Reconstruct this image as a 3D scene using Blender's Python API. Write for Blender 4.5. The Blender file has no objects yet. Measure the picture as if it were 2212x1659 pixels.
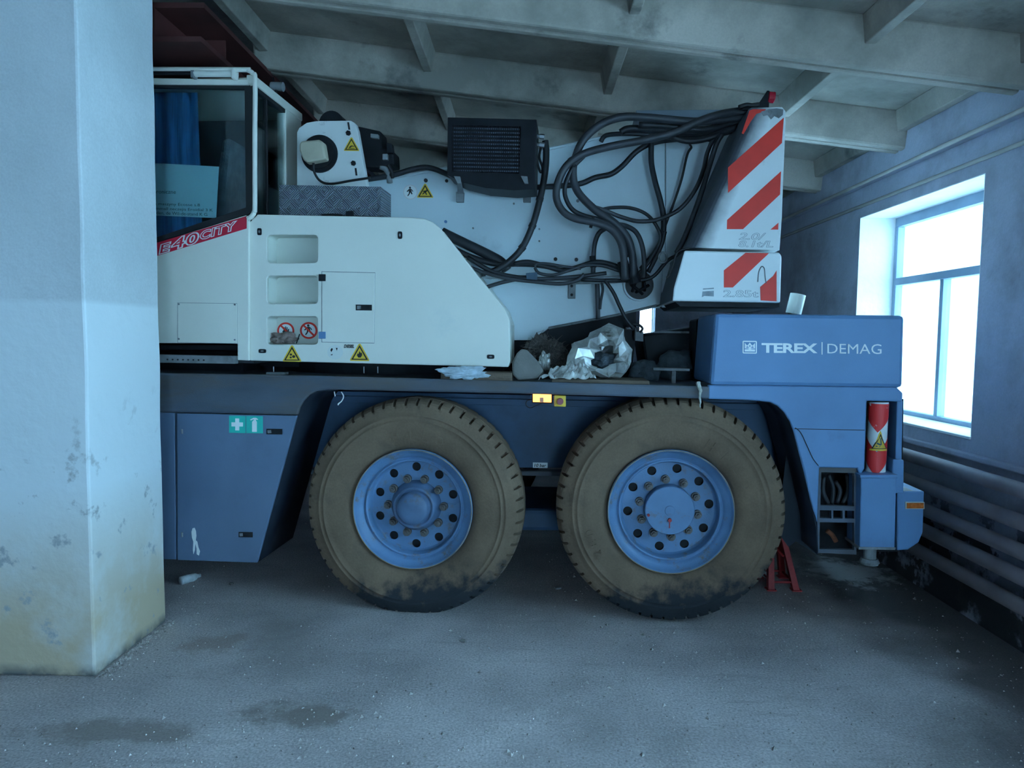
import bpy, bmesh, math, random
from mathutils import Vector, Matrix, noise

random.seed(11)
scene = bpy.context.scene
COL = scene.collection

# ------------------------------------------------------------------ camera, sky, exposure
FPX, IW, IH = 1530.0, 2212.0, 1659.0
CAM = Vector((0.0, 0.0, 1.70))
ROLL = 0.012
vY = Vector((32.0, 101.5, FPX)).normalized()
vZ = Vector((ROLL, 1.0, -(32.0 * ROLL + 101.5) / FPX)).normalized()
vX = vZ.cross(vY)
right = Vector((vX.x, vY.x, vZ.x)); up = Vector((vX.y, vY.y, vZ.y)); fwd = Vector((vX.z, vY.z, vZ.z))
cam_data = bpy.data.cameras.new('camera')
cam_data.sensor_width = 36.0
cam_data.lens = FPX / IW * 36.0
cam_data.clip_start = 0.05
cam = bpy.data.objects.new('camera', cam_data)
COL.objects.link(cam)
mw = Matrix.Identity(4)
for i in range(3):
    mw[i][0] = right[i]; mw[i][1] = up[i]; mw[i][2] = -fwd[i]; mw[i][3] = CAM[i]
cam.matrix_world = mw
scene.camera = cam

world = bpy.data.worlds.new('overcast_sky'); scene.world = world
world.use_nodes = True
bg = world.node_tree.nodes['Background']
bg.inputs[0].default_value = (0.37, 0.70, 1.0, 1)
bg.inputs[1].default_value = 3.0
scene.view_settings.view_transform = 'Standard'
scene.view_settings.look = 'None'
scene.view_settings.gamma = 1.0
scene.view_settings.use_curve_mapping = False
scene.view_settings.exposure = 3.0

# ------------------------------------------------------------------ measuring helpers
def ray(px, py):
    c = Vector(((px - IW / 2) / FPX, -(py - IH / 2) / FPX, 1.0))
    return Vector((c.dot(vX), c.dot(vY), c.dot(vZ)))

def G(px, py, z=0.0):                      # point of the floor (or a level plane)
    d = ray(px, py); return CAM + d * ((z - CAM.z) / d.z)

def RW(px, py, X):                         # point of a plane parallel to the right wall
    d = ray(px, py); return CAM + d * (X / d.x)

YAW = math.radians(-4.0)
ORG = G(1449, 1353)
RZ = Matrix.Rotation(YAW, 3, 'Z'); RZI = RZ.inverted()

def V(px, py, y=0.0):                      # (x, z) in the crane's own frame, y metres inside its flank
    o = RZI @ (CAM - ORG); d = RZI @ ray(px, py)
    p = o + d * ((y - o.y) / d.y)
    return (p.x, p.z)

def V3(px, py, y=0.0):
    x, z = V(px, py, y); return Vector((x, y, z))

# ------------------------------------------------------------------ materials
MATS = {}
def mat(name, col, rough=0.6, metal=0.0, var=0.15, scale=4.0, dirt=None, damt=0.5, dscale=3.0,
        bump=0.0, bscale=60.0, emit=None, estr=0.0, dsharp=0.15, spec=0.5, stretch=None, fine=0.0):
    if name in MATS: return MATS[name]
    m = bpy.data.materials.new(name); m.use_nodes = True
    nt = m.node_tree; N = nt.nodes; L = nt.links
    b = N['Principled BSDF']
    b.inputs['Roughness'].default_value = rough
    b.inputs['Metallic'].default_value = metal
    b.inputs['Specular IOR Level'].default_value = spec
    tc = N.new('ShaderNodeTexCoord'); src = tc.outputs['Object']
    if stretch:
        mp = N.new('ShaderNodeMapping'); mp.inputs['Scale'].default_value = stretch
        L.new(src, mp.inputs['Vector']); src = mp.outputs['Vector']
    n1 = N.new('ShaderNodeTexNoise'); n1.inputs['Scale'].default_value = scale; n1.inputs['Detail'].default_value = 6
    L.new(src, n1.inputs['Vector'])
    r1 = N.new('ShaderNodeValToRGB')
    r1.color_ramp.elements[0].position = 0.3; r1.color_ramp.elements[1].position = 0.72
    c0 = [max(0, c * (1 - var)) for c in col]; c1 = [min(1, c * (1 + var)) for c in col]
    r1.color_ramp.elements[0].color = (*c0, 1); r1.color_ramp.elements[1].color = (*c1, 1)
    L.new(n1.outputs['Fac'], r1.inputs['Fac'])
    out = r1.outputs['Color']
    if fine:
        nf = N.new('ShaderNodeTexNoise'); nf.inputs['Scale'].default_value = 90; nf.inputs['Detail'].default_value = 4
        L.new(tc.outputs['Object'], nf.inputs['Vector'])
        mf = N.new('ShaderNodeMapRange'); mf.inputs[1].default_value = 0.3; mf.inputs[2].default_value = 0.7
        mf.inputs[3].default_value = 1 - fine; mf.inputs[4].default_value = 1 + fine
        L.new(nf.outputs['Fac'], mf.inputs[0])
        vm = N.new('ShaderNodeVectorMath'); vm.operation = 'SCALE'
        L.new(out, vm.inputs[0]); L.new(mf.outputs[0], vm.inputs['Scale']); out = vm.outputs[0]
    if dirt:
        n2 = N.new('ShaderNodeTexNoise'); n2.inputs['Scale'].default_value = dscale; n2.inputs['Detail'].default_value = 9
        n2.inputs['Roughness'].default_value = 0.65
        mp2 = N.new('ShaderNodeMapping'); mp2.inputs['Location'].default_value = (3.1, 7.7, 1.3)
        L.new(src, mp2.inputs['Vector']); L.new(mp2.outputs['Vector'], n2.inputs['Vector'])
        r2 = N.new('ShaderNodeMapRange')
        t = 0.72 - 0.4 * damt
        r2.inputs[1].default_value = t; r2.inputs[2].default_value = t + dsharp
        L.new(n2.outputs['Fac'], r2.inputs[0])
        mx = N.new('ShaderNodeMix'); mx.data_type = 'RGBA'
        L.new(r2.outputs[0], mx.inputs['Factor']); L.new(out, mx.inputs['A']); mx.inputs['B'].default_value = (*dirt, 1)
        out = mx.outputs['Result']
    L.new(out, b.inputs['Base Color'])
    if bump:
        n3 = N.new('ShaderNodeTexNoise'); n3.inputs['Scale'].default_value = bscale; n3.inputs['Detail'].default_value = 5
        L.new(tc.outputs['Object'], n3.inputs['Vector'])
        bp = N.new('ShaderNodeBump'); bp.inputs['Strength'].default_value = bump; bp.inputs['Distance'].default_value = 0.02
        L.new(n3.outputs['Fac'], bp.inputs['Height']); L.new(bp.outputs['Normal'], b.inputs['Normal'])
    if emit:
        b.inputs['Emission Color'].default_value = (*emit, 1); b.inputs['Emission Strength'].default_value = estr
    MATS[name] = m
    return m

def nodes_of(m): return m.node_tree.nodes, m.node_tree.links, m.node_tree.nodes['Principled BSDF']

def glass_mat(name, tint, refl=0.10):
    m = bpy.data.materials.new(name); m.use_nodes = True
    N, L = m.node_tree.nodes, m.node_tree.links
    N.remove(N['Principled BSDF'])
    o = N['Material Output']
    t = N.new('ShaderNodeBsdfTransparent'); t.inputs[0].default_value = (*tint, 1)
    g = N.new('ShaderNodeBsdfGlossy'); g.inputs['Roughness'].default_value = 0.03
    fr = N.new('ShaderNodeFresnel'); fr.inputs['IOR'].default_value = 1.45
    nz = N.new('ShaderNodeTexNoise'); nz.inputs['Scale'].default_value = 3.0
    mr = N.new('ShaderNodeMapRange'); mr.inputs[3].default_value = refl * 0.5; mr.inputs[4].default_value = refl
    L.new(nz.outputs['Fac'], mr.inputs[0])
    ad = N.new('ShaderNodeMath'); ad.operation = 'MULTIPLY_ADD'; ad.inputs[1].default_value = 0.8
    L.new(fr.outputs[0], ad.inputs[0]); L.new(mr.outputs[0], ad.inputs[2])
    mx = N.new('ShaderNodeMixShader')
    L.new(ad.outputs[0], mx.inputs[0]); L.new(t.outputs[0], mx.inputs[1]); L.new(g.outputs[0], mx.inputs[2])
    L.new(mx.outputs[0], o.inputs['Surface'])
    MATS[name] = m
    return m

BROWN = (0.13, 0.10, 0.075)
M_blue = mat('grey_blue_paint', (0.115, 0.235, 0.43), 0.5, var=0.10, scale=2.5, dirt=(0.075, 0.13, 0.22), damt=0.35, dscale=2.2, dsharp=0.3, bump=0.06, bscale=220)
M_bluedirty = mat('grey_blue_paint_dusty', (0.085, 0.105, 0.140), 0.7, var=0.35, scale=2, dirt=(0.105, 0.082, 0.062), damt=0.74, dscale=2.6, dsharp=0.3, bump=0.1, bscale=150, stretch=(0.5, 1, 2))
M_blueshade = mat('shaded_chassis_blue', (0.055, 0.105, 0.19), 0.6, var=0.2, scale=2, dirt=(0.04, 0.055, 0.08), damt=0.5, dscale=2, dsharp=0.3)  # darker than the body blue: shade under the deck put into the colour
M_bluelock = mat('locker_blue_paint', (0.115, 0.170, 0.265), 0.5, var=0.10, scale=2.5, dirt=(0.075, 0.105, 0.16), damt=0.42, dscale=1.8, dsharp=0.4, bump=0.06, bscale=220)
M_bluerim = mat('wheel_blue_paint', (0.115, 0.215, 0.375), 0.5, var=0.12, scale=6, dirt=(0.17, 0.135, 0.10), damt=0.42, dscale=14, bump=0.1, bscale=120)
M_white = mat('cream_white_paint', (0.76, 0.74, 0.66), 0.42, var=0.035, scale=2.2, dirt=(0.60, 0.63, 0.60), damt=0.30, dscale=2.5, dsharp=0.3)
M_whitegrimy = mat('white_paint_grimy', (0.62, 0.70, 0.74), 0.45, var=0.06, scale=2.0, dirt=(0.25, 0.29, 0.33), damt=0.20, dscale=1.6, dsharp=0.35)
M_recess = mat('recess_paint', (0.66, 0.67, 0.60), 0.5, var=0.05)
M_red = mat('signal_red_paint', (0.80, 0.035, 0.020), 0.5, var=0.10, scale=8)
M_redstripe = mat('stripe_red_film', (0.62, 0.012, 0.045), 0.45, var=0.07, scale=8)
M_decwhite = mat('white_film', (0.78, 0.80, 0.80), 0.5, var=0.03)
M_yellow = mat('yellow_film', (0.78, 0.50, 0.045), 0.5, var=0.08, scale=20)
M_black = mat('black_film', (0.012, 0.012, 0.014), 0.55, var=0.2)
M_plastic = mat('black_plastic', (0.009, 0.010, 0.014), 0.5, var=0.3, scale=15, spec=0.25)
M_rubber = mat('hose_rubber', (0.016, 0.018, 0.023), 0.5, var=0.35, scale=8, dirt=(0.06, 0.055, 0.05), damt=0.22, dscale=9, dsharp=0.3)
M_hoselt = mat('hose_rubber_dusty', (0.036, 0.038, 0.045), 0.5, var=0.3, scale=9, dirt=(0.10, 0.09, 0.08), damt=0.3, dscale=8, dsharp=0.3)
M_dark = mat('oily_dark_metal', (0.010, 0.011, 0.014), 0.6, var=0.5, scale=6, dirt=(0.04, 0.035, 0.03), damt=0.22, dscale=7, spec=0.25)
M_steel = mat('bare_steel', (0.34, 0.36, 0.38), 0.4, metal=0.7, var=0.3, scale=12)
M_dull = mat('dull_grey_metal', (0.20, 0.21, 0.22), 0.6, var=0.3, scale=12, dirt=(0.07, 0.06, 0.05), damt=0.4, dscale=9)
M_shadegrime = mat('shaded_grimy_side', (0.075, 0.085, 0.105), 0.6, var=0.2, scale=3)  # shade on the left-facing sides and grime, held in one dark colour
M_green = mat('green_film', (0.015, 0.48, 0.40), 0.5, var=0.05)
M_amber = mat('amber_lens_lit', (0.9, 0.35, 0.05), 0.3, emit=(1.0, 0.34, 0.07), estr=0.5)
M_amberoff = mat('amber_lens_dark', (0.55, 0.13, 0.02), 0.25, var=0.35, scale=60, dirt=(0.8, 0.45, 0.15), damt=0.3, dscale=40)
M_redlens = mat('red_lens', (0.45, 0.01, 0.03), 0.2, var=0.1)
M_tyre = mat('dusty_tyre_rubber', (0.165, 0.108, 0.070), 0.9, var=0.22, scale=4, dirt=(0.085, 0.065, 0.050), damt=0.42, dscale=4.0, dsharp=0.25, bump=0.15, bscale=60, fine=0.08)
M_wood = mat('weathered_wood', (0.15, 0.105, 0.075), 0.8, var=0.35, scale=6, stretch=(1, 6, 12), dirt=(0.06, 0.05, 0.045), damt=0.4, dscale=6, bump=0.3, bscale=40)
M_foil = mat('crumpled_foil', (0.62, 0.62, 0.60), 0.36, metal=0.5, var=0.35, scale=12, dirt=(0.13, 0.11, 0.09), damt=0.40, dscale=9)
M_earth = mat('dry_dirt', (0.085, 0.075, 0.07), 0.95, var=0.5, scale=25, bump=0.6, bscale=60)
M_stone = mat('grey_slab', (0.20, 0.19, 0.175), 0.85, var=0.15, scale=12, bump=0.2, bscale=80)
M_rag = mat('dark_cloth', (0.06, 0.075, 0.09), 0.9, var=0.4, scale=14, bump=0.4, bscale=50)
M_paper = mat('paper', (0.55, 0.78, 0.82), 0.8, var=0.03)
M_ink = mat('ink', (0.05, 0.10, 0.12), 0.8)
M_curtain = mat('blue_curtain_cloth', (0.03, 0.20, 0.42), 0.9, var=0.3, scale=8, stretch=(6, 6, 0.6))
M_jack = mat('red_jack_paint', (0.36, 0.02, 0.02), 0.5, var=0.25, scale=15)
M_winchw = mat('winch_white_paint', (0.70, 0.70, 0.68), 0.5, var=0.05, scale=3, dirt=(0.22, 0.17, 0.18), damt=0.23, dscale=9)
M_beige = mat('beige_housing', (0.50, 0.44, 0.33), 0.6, var=0.08, scale=14)
M_glasscab = glass_mat('cab_glass', (0.84, 0.93, 0.94), 0.03)
M_glasswin = glass_mat('window_glass', (0.92, 0.96, 0.96), 0.03)
M_cabin = mat('cab_trim_dark', (0.02, 0.022, 0.026), 0.7, var=0.3)
M_warnwhite = mat('white_warning_film', (0.74, 0.76, 0.76), 0.45, var=0.04, dirt=(0.45, 0.45, 0.44), damt=0.2, dscale=6)

# tread plate: crossed short ribs
M_tread = mat('tread_plate', (0.15, 0.165, 0.20), 0.4, metal=0.45, var=0.15, scale=8)
N, L, B = nodes_of(M_tread)
tc = N.new('ShaderNodeTexCoord')
def _wave(rot):
    mp = N.new('ShaderNodeMapping'); mp.inputs['Rotation'].default_value = (0, rot, 0)
    L.new(tc.outputs['Object'], mp.inputs['Vector'])
    w = N.new('ShaderNodeTexWave'); w.inputs['Scale'].default_value = 30; w.bands_direction = 'X'
    L.new(mp.outputs['Vector'], w.inputs['Vector']); return w
w1, w2 = _wave(math.radians(45)), _wave(math.radians(-45))
mp = N.new('ShaderNodeMapping'); mp.inputs['Scale'].default_value = (18, 0.0, 18); mp.inputs['Location'].default_value = (0, 0.5, 0.2)
L.new(tc.outputs['Object'], mp.inputs['Vector'])
ck = N.new('ShaderNodeTexChecker'); ck.inputs['Scale'].default_value = 1.0
L.new(mp.outputs['Vector'], ck.inputs['Vector'])
mx = N.new('ShaderNodeMix'); L.new(ck.outputs['Fac'], mx.inputs['Factor'])
L.new(w1.outputs['Fac'], mx.inputs['A']); L.new(w2.outputs['Fac'], mx.inputs['B'])
bp = N.new('ShaderNodeBump'); bp.inputs['Strength'].default_value = 0.9; bp.inputs['Distance'].default_value = 0.006
L.new(mx.outputs['Result'], bp.inputs['Height']); L.new(bp.outputs['Normal'], B.inputs['Normal'])
src = B.inputs['Base Color'].links[0].from_socket
m3 = N.new('ShaderNodeMapRange'); m3.inputs[1].default_value = 0.55; m3.inputs[2].default_value = 0.95; m3.inputs[4].default_value = 0.75
L.new(mx.outputs['Result'], m3.inputs[0])
m4 = N.new('ShaderNodeMix'); m4.data_type = 'RGBA'; L.new(m3.outputs[0], m4.inputs['Factor']); L.new(src, m4.inputs['A']); m4.inputs['B'].default_value = (0.36, 0.42, 0.50, 1)
m5 = N.new('ShaderNodeMath'); m5.operation = 'MULTIPLY'; m5.inputs[1].default_value = 0.2; L.new(ck.outputs['Fac'], m5.inputs[0])  # reflection off the crossed ribs painted in as lighter ridges and cells
m6 = N.new('ShaderNodeMix'); m6.data_type = 'RGBA'; L.new(m5.outputs[0], m6.inputs['Factor']); L.new(m4.outputs['Result'], m6.inputs['A']); m6.inputs['B'].default_value = (0.30, 0.34, 0.40, 1)
L.new(m6.outputs['Result'], B.inputs['Base Color'])

# tyres: dust that has been washed and scuffed off towards the tread that met the mud
N, L, B = nodes_of(M_tyre)
src = B.inputs['Base Color'].links[0].from_socket
tc = N.new('ShaderNodeTexCoord'); sp = N.new('ShaderNodeSeparateXYZ'); L.new(tc.outputs['Object'], sp.inputs[0])
nz = N.new('ShaderNodeTexNoise'); nz.inputs['Scale'].default_value = 8.0; nz.inputs['Detail'].default_value = 9; nz.inputs['Roughness'].default_value = 0.65
L.new(tc.outputs['Object'], nz.inputs['Vector'])
ma = N.new('ShaderNodeMath'); ma.operation = 'MULTIPLY_ADD'; ma.inputs[1].default_value = 0.5
L.new(nz.outputs['Fac'], ma.inputs[0]); L.new(sp.outputs['Z'], ma.inputs[2])
xm = N.new('ShaderNodeMath'); xm.operation = 'MULTIPLY_ADD'; xm.inputs[1].default_value = -0.17
L.new(sp.outputs['X'], xm.inputs[0]); L.new(ma.outputs[0], xm.inputs[2])
mr = N.new('ShaderNodeMapRange'); mr.inputs[1].default_value = -0.16; mr.inputs[2].default_value = -0.27
L.new(xm.outputs[0], mr.inputs[0])
mx = N.new('ShaderNodeMix'); mx.data_type = 'RGBA'
L.new(mr.outputs[0], mx.inputs['Factor']); L.new(src, mx.inputs['A']); mx.inputs['B'].default_value = (0.018, 0.021, 0.027, 1)
L.new(mx.outputs['Result'], B.inputs['Base Color'])

def layered_wall(name, base, patches, rough=0.9, bump=0.25, bscale=25):
    """patches: (colour, noise scale, lo, hi, z-from, z-to) - stains that fade between two heights"""
    m = mat(name, base, rough, var=0.10, scale=1.6, bump=bump, bscale=bscale, fine=0.05)
    N, L, B = nodes_of(m)
    src = B.inputs['Base Color'].links[0].from_socket
    tc = N.new('ShaderNodeTexCoord'); sp = N.new('ShaderNodeSeparateXYZ'); L.new(tc.outputs['Object'], sp.inputs[0])
    for k, (c, sc, lo, hi, za, zb) in enumerate(patches):
        nz = N.new('ShaderNodeTexNoise'); nz.inputs['Scale'].default_value = sc; nz.inputs['Detail'].default_value = 8
        nz.inputs['Roughness'].default_value = 0.62
        mp = N.new('ShaderNodeMapping'); mp.inputs['Location'].default_value = (k * 5.3, k * 2.1, k * 9.7)
        L.new(tc.outputs['Object'], mp.inputs['Vector']); L.new(mp.outputs['Vector'], nz.inputs['Vector'])
        a = N.new('ShaderNodeMapRange'); a.inputs[1].default_value = lo; a.inputs[2].default_value = hi
        L.new(nz.outputs['Fac'], a.inputs[0])
        z = N.new('ShaderNodeMapRange'); z.inputs[1].default_value = za; z.inputs[2].default_value = zb
        L.new(sp.outputs['Z'], z.inputs[0])
        mu = N.new('ShaderNodeMath'); mu.operation = 'MULTIPLY'
        L.new(a.outputs[0], mu.inputs[0]); L.new(z.outputs[0], mu.inputs[1])
        mx = N.new('ShaderNodeMix'); mx.data_type = 'RGBA'
        L.new(mu.outputs[0], mx.inputs['Factor']); L.new(src, mx.inputs['A']); mx.inputs['B'].default_value = (*c, 1)
        src = mx.outputs['Result']
    L.new(src, B.inputs['Base Color'])
    return m

M_wall = layered_wall('wall_plaster', (0.43, 0.43, 0.51), [
    ((0.30, 0.29, 0.33), 2.0, 0.45, 0.65, 0.0, 0.01),
    ((0.055, 0.05, 0.05), 4.5, 0.52, 0.56, 0.80, 0.55),
    ((0.03, 0.03, 0.032), 3.0, 0.38, 0.50, 0.55, 0.20)])
M_column = layered_wall('column_whitewash', (0.62, 0.65, 0.67), [
    ((0.72, 0.76, 0.78), 3.0, 0.0, 0.01, 1.86, 1.83),
    ((0.54, 0.43, 0.30), 1.8, 0.25, 0.55, 0.95, 0.25),
    ((0.36, 0.37, 0.38), 6.0, 0.60, 0.66, 1.45, 0.9),
    ((0.12, 0.12, 0.12), 9.0, 0.30, 0.60, 0.07, 0.01)], bump=0.35, bscale=9)
M_slab = layered_wall('ceiling_concrete', (0.44, 0.385, 0.33), [
    ((0.24, 0.22, 0.19), 1.3, 0.42, 0.62, 0.0, 0.01),
    ((0.09, 0.085, 0.08), 2.3, 0.60, 0.75, 0.0, 0.01)], bump=0.2)
M_girder = mat('girder_red_oxide', (0.065, 0.014, 0.012), 0.7, var=0.4, scale=4)
M_pipe = mat('heating_pipe_paint', (0.42, 0.35, 0.36), 0.55, var=0.2, scale=5, dirt=(0.10, 0.08, 0.07), damt=0.3, dscale=6)
M_frame = mat('window_frame_paint', (0.30, 0.40, 0.52), 0.6, var=0.15)
M_floor = mat('floor_concrete', (0.50, 0.435, 0.43), 0.92, var=0.30, scale=1.3, dirt=(0.26, 0.225, 0.22), damt=0.44, dscale=0.9, dsharp=0.28, bump=0.22, bscale=160, fine=0.32)
N, L, B = nodes_of(M_floor)
src = B.inputs['Base Color'].links[0].from_socket
tc = N.new('ShaderNodeTexCoord')
nz = N.new('ShaderNodeTexNoise'); nz.inputs['Scale'].default_value = 5.0; nz.inputs['Detail'].default_value = 10; nz.inputs['Roughness'].default_value = 0.75
L.new(tc.outputs['Object'], nz.inputs['Vector'])
mr = N.new('ShaderNodeMapRange'); mr.inputs[1].default_value = 0.60; mr.inputs[2].default_value = 0.74
L.new(nz.outputs['Fac'], mr.inputs[0])
mx = N.new('ShaderNodeMix'); mx.data_type = 'RGBA'; L.new(mr.outputs[0], mx.inputs['Factor']); L.new(src, mx.inputs['A'])
mx.inputs['B'].default_value = (0.64, 0.58, 0.56, 1)
# shade below the windows, painted into the floor along the right wall
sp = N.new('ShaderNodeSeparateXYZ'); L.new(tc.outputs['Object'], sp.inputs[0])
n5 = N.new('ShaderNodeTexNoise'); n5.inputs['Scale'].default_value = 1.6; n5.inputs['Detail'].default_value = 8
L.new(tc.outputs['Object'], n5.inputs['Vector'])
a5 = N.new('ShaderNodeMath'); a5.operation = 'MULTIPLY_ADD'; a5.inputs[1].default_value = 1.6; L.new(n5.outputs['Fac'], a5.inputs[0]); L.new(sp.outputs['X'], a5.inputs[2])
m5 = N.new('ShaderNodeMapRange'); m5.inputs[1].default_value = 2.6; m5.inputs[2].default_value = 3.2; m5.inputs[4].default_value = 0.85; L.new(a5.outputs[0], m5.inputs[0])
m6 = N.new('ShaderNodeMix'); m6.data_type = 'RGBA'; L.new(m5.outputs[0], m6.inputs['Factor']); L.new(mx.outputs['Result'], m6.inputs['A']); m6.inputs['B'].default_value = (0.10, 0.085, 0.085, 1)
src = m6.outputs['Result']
# drag streaks, one damp patch before the front wheel, window light painted pale behind the rear wheel
mp7 = N.new('ShaderNodeMapping'); mp7.inputs['Rotation'].default_value = (0, 0, 0.25); mp7.inputs['Scale'].default_value = (0.9, 5.5, 1)
L.new(tc.outputs['Object'], mp7.inputs['Vector'])
n7 = N.new('ShaderNodeTexNoise'); n7.inputs['Scale'].default_value = 2.2; n7.inputs['Detail'].default_value = 9; n7.inputs['Roughness'].default_value = 0.7
L.new(mp7.outputs['Vector'], n7.inputs['Vector'])
m7 = N.new('ShaderNodeMapRange'); m7.inputs[1].default_value = 0.56; m7.inputs[2].default_value = 0.72; m7.inputs[4].default_value = 0.55; L.new(n7.outputs['Fac'], m7.inputs[0])
x7 = N.new('ShaderNodeMix'); x7.data_type = 'RGBA'; L.new(m7.outputs[0], x7.inputs['Factor']); L.new(src, x7.inputs['A']); x7.inputs['B'].default_value = (0.26, 0.22, 0.21, 1); src = x7.outputs['Result']
def floor_patch(px, py, sx, sy, col, amt, rough, src):
    c = G(px, py)
    sb = N.new('ShaderNodeVectorMath'); sb.operation = 'SUBTRACT'; sb.inputs[1].default_value = c; L.new(tc.outputs['Object'], sb.inputs[0])
    ml = N.new('ShaderNodeVectorMath'); ml.operation = 'MULTIPLY'; ml.inputs[1].default_value = (1 / sx, 1 / sy, 0); L.new(sb.outputs[0], ml.inputs[0])
    ln = N.new('ShaderNodeVectorMath'); ln.operation = 'LENGTH'; L.new(ml.outputs[0], ln.inputs[0])
    nn = N.new('ShaderNodeTexNoise'); nn.inputs['Scale'].default_value = rough; nn.inputs['Detail'].default_value = 9; nn.inputs['Roughness'].default_value = 0.7; L.new(tc.outputs['Object'], nn.inputs['Vector'])
    aa = N.new('ShaderNodeMath'); aa.operation = 'MULTIPLY_ADD'; aa.inputs[1].default_value = 2.4; L.new(nn.outputs['Fac'], aa.inputs[0]); L.new(ln.outputs['Value'], aa.inputs[2])
    rr = N.new('ShaderNodeMapRange'); rr.inputs[1].default_value = 2.0; rr.inputs[2].default_value = 1.6; rr.inputs[4].default_value = amt; L.new(aa.outputs[0], rr.inputs[0])
    xx = N.new('ShaderNodeMix'); xx.data_type = 'RGBA'; L.new(rr.outputs[0], xx.inputs['Factor']); L.new(src, xx.inputs['A']); xx.inputs['B'].default_value = (*col, 1)
    return xx.outputs['Result']
src = floor_patch(640, 1545, 0.36, 0.16, (0.24, 0.195, 0.175), 0.8, 4, src)
src = floor_patch(250, 1580, 0.5, 0.14, (0.26, 0.21, 0.19), 0.7, 4, src)
src = floor_patch(470, 1390, 0.25, 0.2, (0.30, 0.22, 0.19), 0.6, 5, src)
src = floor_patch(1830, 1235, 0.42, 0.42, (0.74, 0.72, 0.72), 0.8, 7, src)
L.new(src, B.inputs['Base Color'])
M_reveal = mat('daylit_reveal_white', (0.84, 0.84, 0.83), 0.9, var=0.05, scale=5, bump=0.2, bscale=30)  # whiter than the wall: daylight glare on the reveals put into the colour
M_conduit = mat('pale_conduit', (0.46, 0.42, 0.38), 0.6, var=0.2)

# ------------------------------------------------------------------ object helpers
def link(o, parent=None):
    COL.objects.link(o)
    if parent is not None: o.parent = parent
    return o

def tag(o, label=None, cat=None, group=None, kind=None):
    if label: o['label'] = label
    if cat: o['category'] = cat
    if group: o['group'] = group
    if kind: o['kind'] = kind
    return o

def empty(name, loc=(0, 0, 0), rz=0.0, parent=None):
    o = bpy.data.objects.new(name, None); o.empty_display_size = 0.1
    o.location = loc; o.rotation_euler = (0, 0, rz)
    return link(o, parent)

def obj(name, bm, m, parent=None, smooth=False, bevel=0.0, loc=None, segs=2):
    me = bpy.data.meshes.new(name)
    bmesh.ops.recalc_face_normals(bm, faces=bm.faces[:])
    bm.to_mesh(me); bm.free()
    for mm in (m if isinstance(m, (list, tuple)) else [m]): me.materials.append(mm)
    if smooth:
        for p in me.polygons: p.use_smooth = True
    o = bpy.data.objects.new(name, me)
    if loc is not None: o.location = loc
    link(o, parent)
    if bevel:
        md = o.modifiers.new('bevel', 'BEVEL'); md.width = bevel; md.segments = segs; md.limit_method = 'ANGLE'; md.angle_limit = math.radians(35)
    return o

def box(bm, lo, hi, mi=0):
    x0, y0, z0 = lo; x1, y1, z1 = hi
    v = [bm.verts.new(p) for p in ((x0, y0, z0), (x1, y0, z0), (x1, y1, z0), (x0, y1, z0), (x0, y0, z1), (x1, y0, z1), (x1, y1, z1), (x0, y1, z1))]
    for f in ((0, 3, 2, 1), (4, 5, 6, 7), (0, 1, 5, 4), (1, 2, 6, 5), (2, 3, 7, 6), (3, 0, 4, 7)):
        bm.faces.new([v[i] for i in f]).material_index = mi
    return v

def hexa(bm, p, mi=0):                      # eight corners: bottom ring then top ring
    v = [bm.verts.new(q) for q in p]
    for f in ((0, 3, 2, 1), (4, 5, 6, 7), (0, 1, 5, 4), (1, 2, 6, 5), (2, 3, 7, 6), (3, 0, 4, 7)):
        bm.faces.new([v[i] for i in f]).material_index = mi

def prism(bm, pts, y0, y1, holes=(), mi=0):
    """extrude an (x, z) outline, with holes, from y0 to y1"""
    loops = [list(pts)] + [list(h) for h in holes]
    if not holes:
        f = [bm.verts.new((x, y0, z)) for x, z in pts]; b = [bm.verts.new((x, y1, z)) for x, z in pts]
        bm.faces.new(f).material_index = mi; bm.faces.new(b[::-1]).material_index = mi
        n = len(pts)
        for i in range(n): bm.faces.new((f[i], f[(i + 1) % n], b[(i + 1) % n], b[i])).material_index = mi
        return
    for y in (y0, y1):
        edges = []
        for lp in loops:
            vs = [bm.verts.new((x, y, z)) for x, z in lp]
            for i in range(len(vs)): edges.append(bm.edges.new((vs[i], vs[(i + 1) % len(vs)])))
        bmesh.ops.triangle_fill(bm, use_beauty=True, edges=edges, normal=(0, 1, 0))
    for lp in loops:
        a = [bm.verts.new((x, y0, z)) for x, z in lp]; b = [bm.verts.new((x, y1, z)) for x, z in lp]
        n = len(lp)
        for i in range(n): bm.faces.new((a[i], a[(i + 1) % n], b[(i + 1) % n], b[i])).material_index = mi
    bmesh.ops.remove_doubles(bm, verts=bm.verts[:], dist=1e-5)

def pxs(pts, y): return [V(px, py, y) for px, py in pts]

def plate(name, pts, y, t, m, parent, bevel=0.0, holes=(), smooth=False):
    """a solid plate: outline measured at its front face, t metres deep"""
    bm = bmesh.new(); prism(bm, pxs(pts, y), y, y + t, [pxs(h, y) for h in holes])
    return obj(name, bm, m, parent, smooth, bevel)

def rrect(x0, y0, x1, y1, r, n=4):
    out = []
    for cx, cy, a in ((x1 - r, y0 + r, -90), (x1 - r, y1 - r, 0), (x0 + r, y1 - r, 90), (x0 + r, y0 + r, 180)):
        for k in range(n + 1):
            t = math.radians(a + 90 * k / n); out.append((cx + r * math.cos(t), cy + r * math.sin(t)))
    return out

def circ(cx, cy, r, n=24, a0=0.0): return [(cx + r * math.cos(a0 + 2 * math.pi * k / n), cy + r * math.sin(a0 + 2 * math.pi * k / n)) for k in range(n)]

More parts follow.
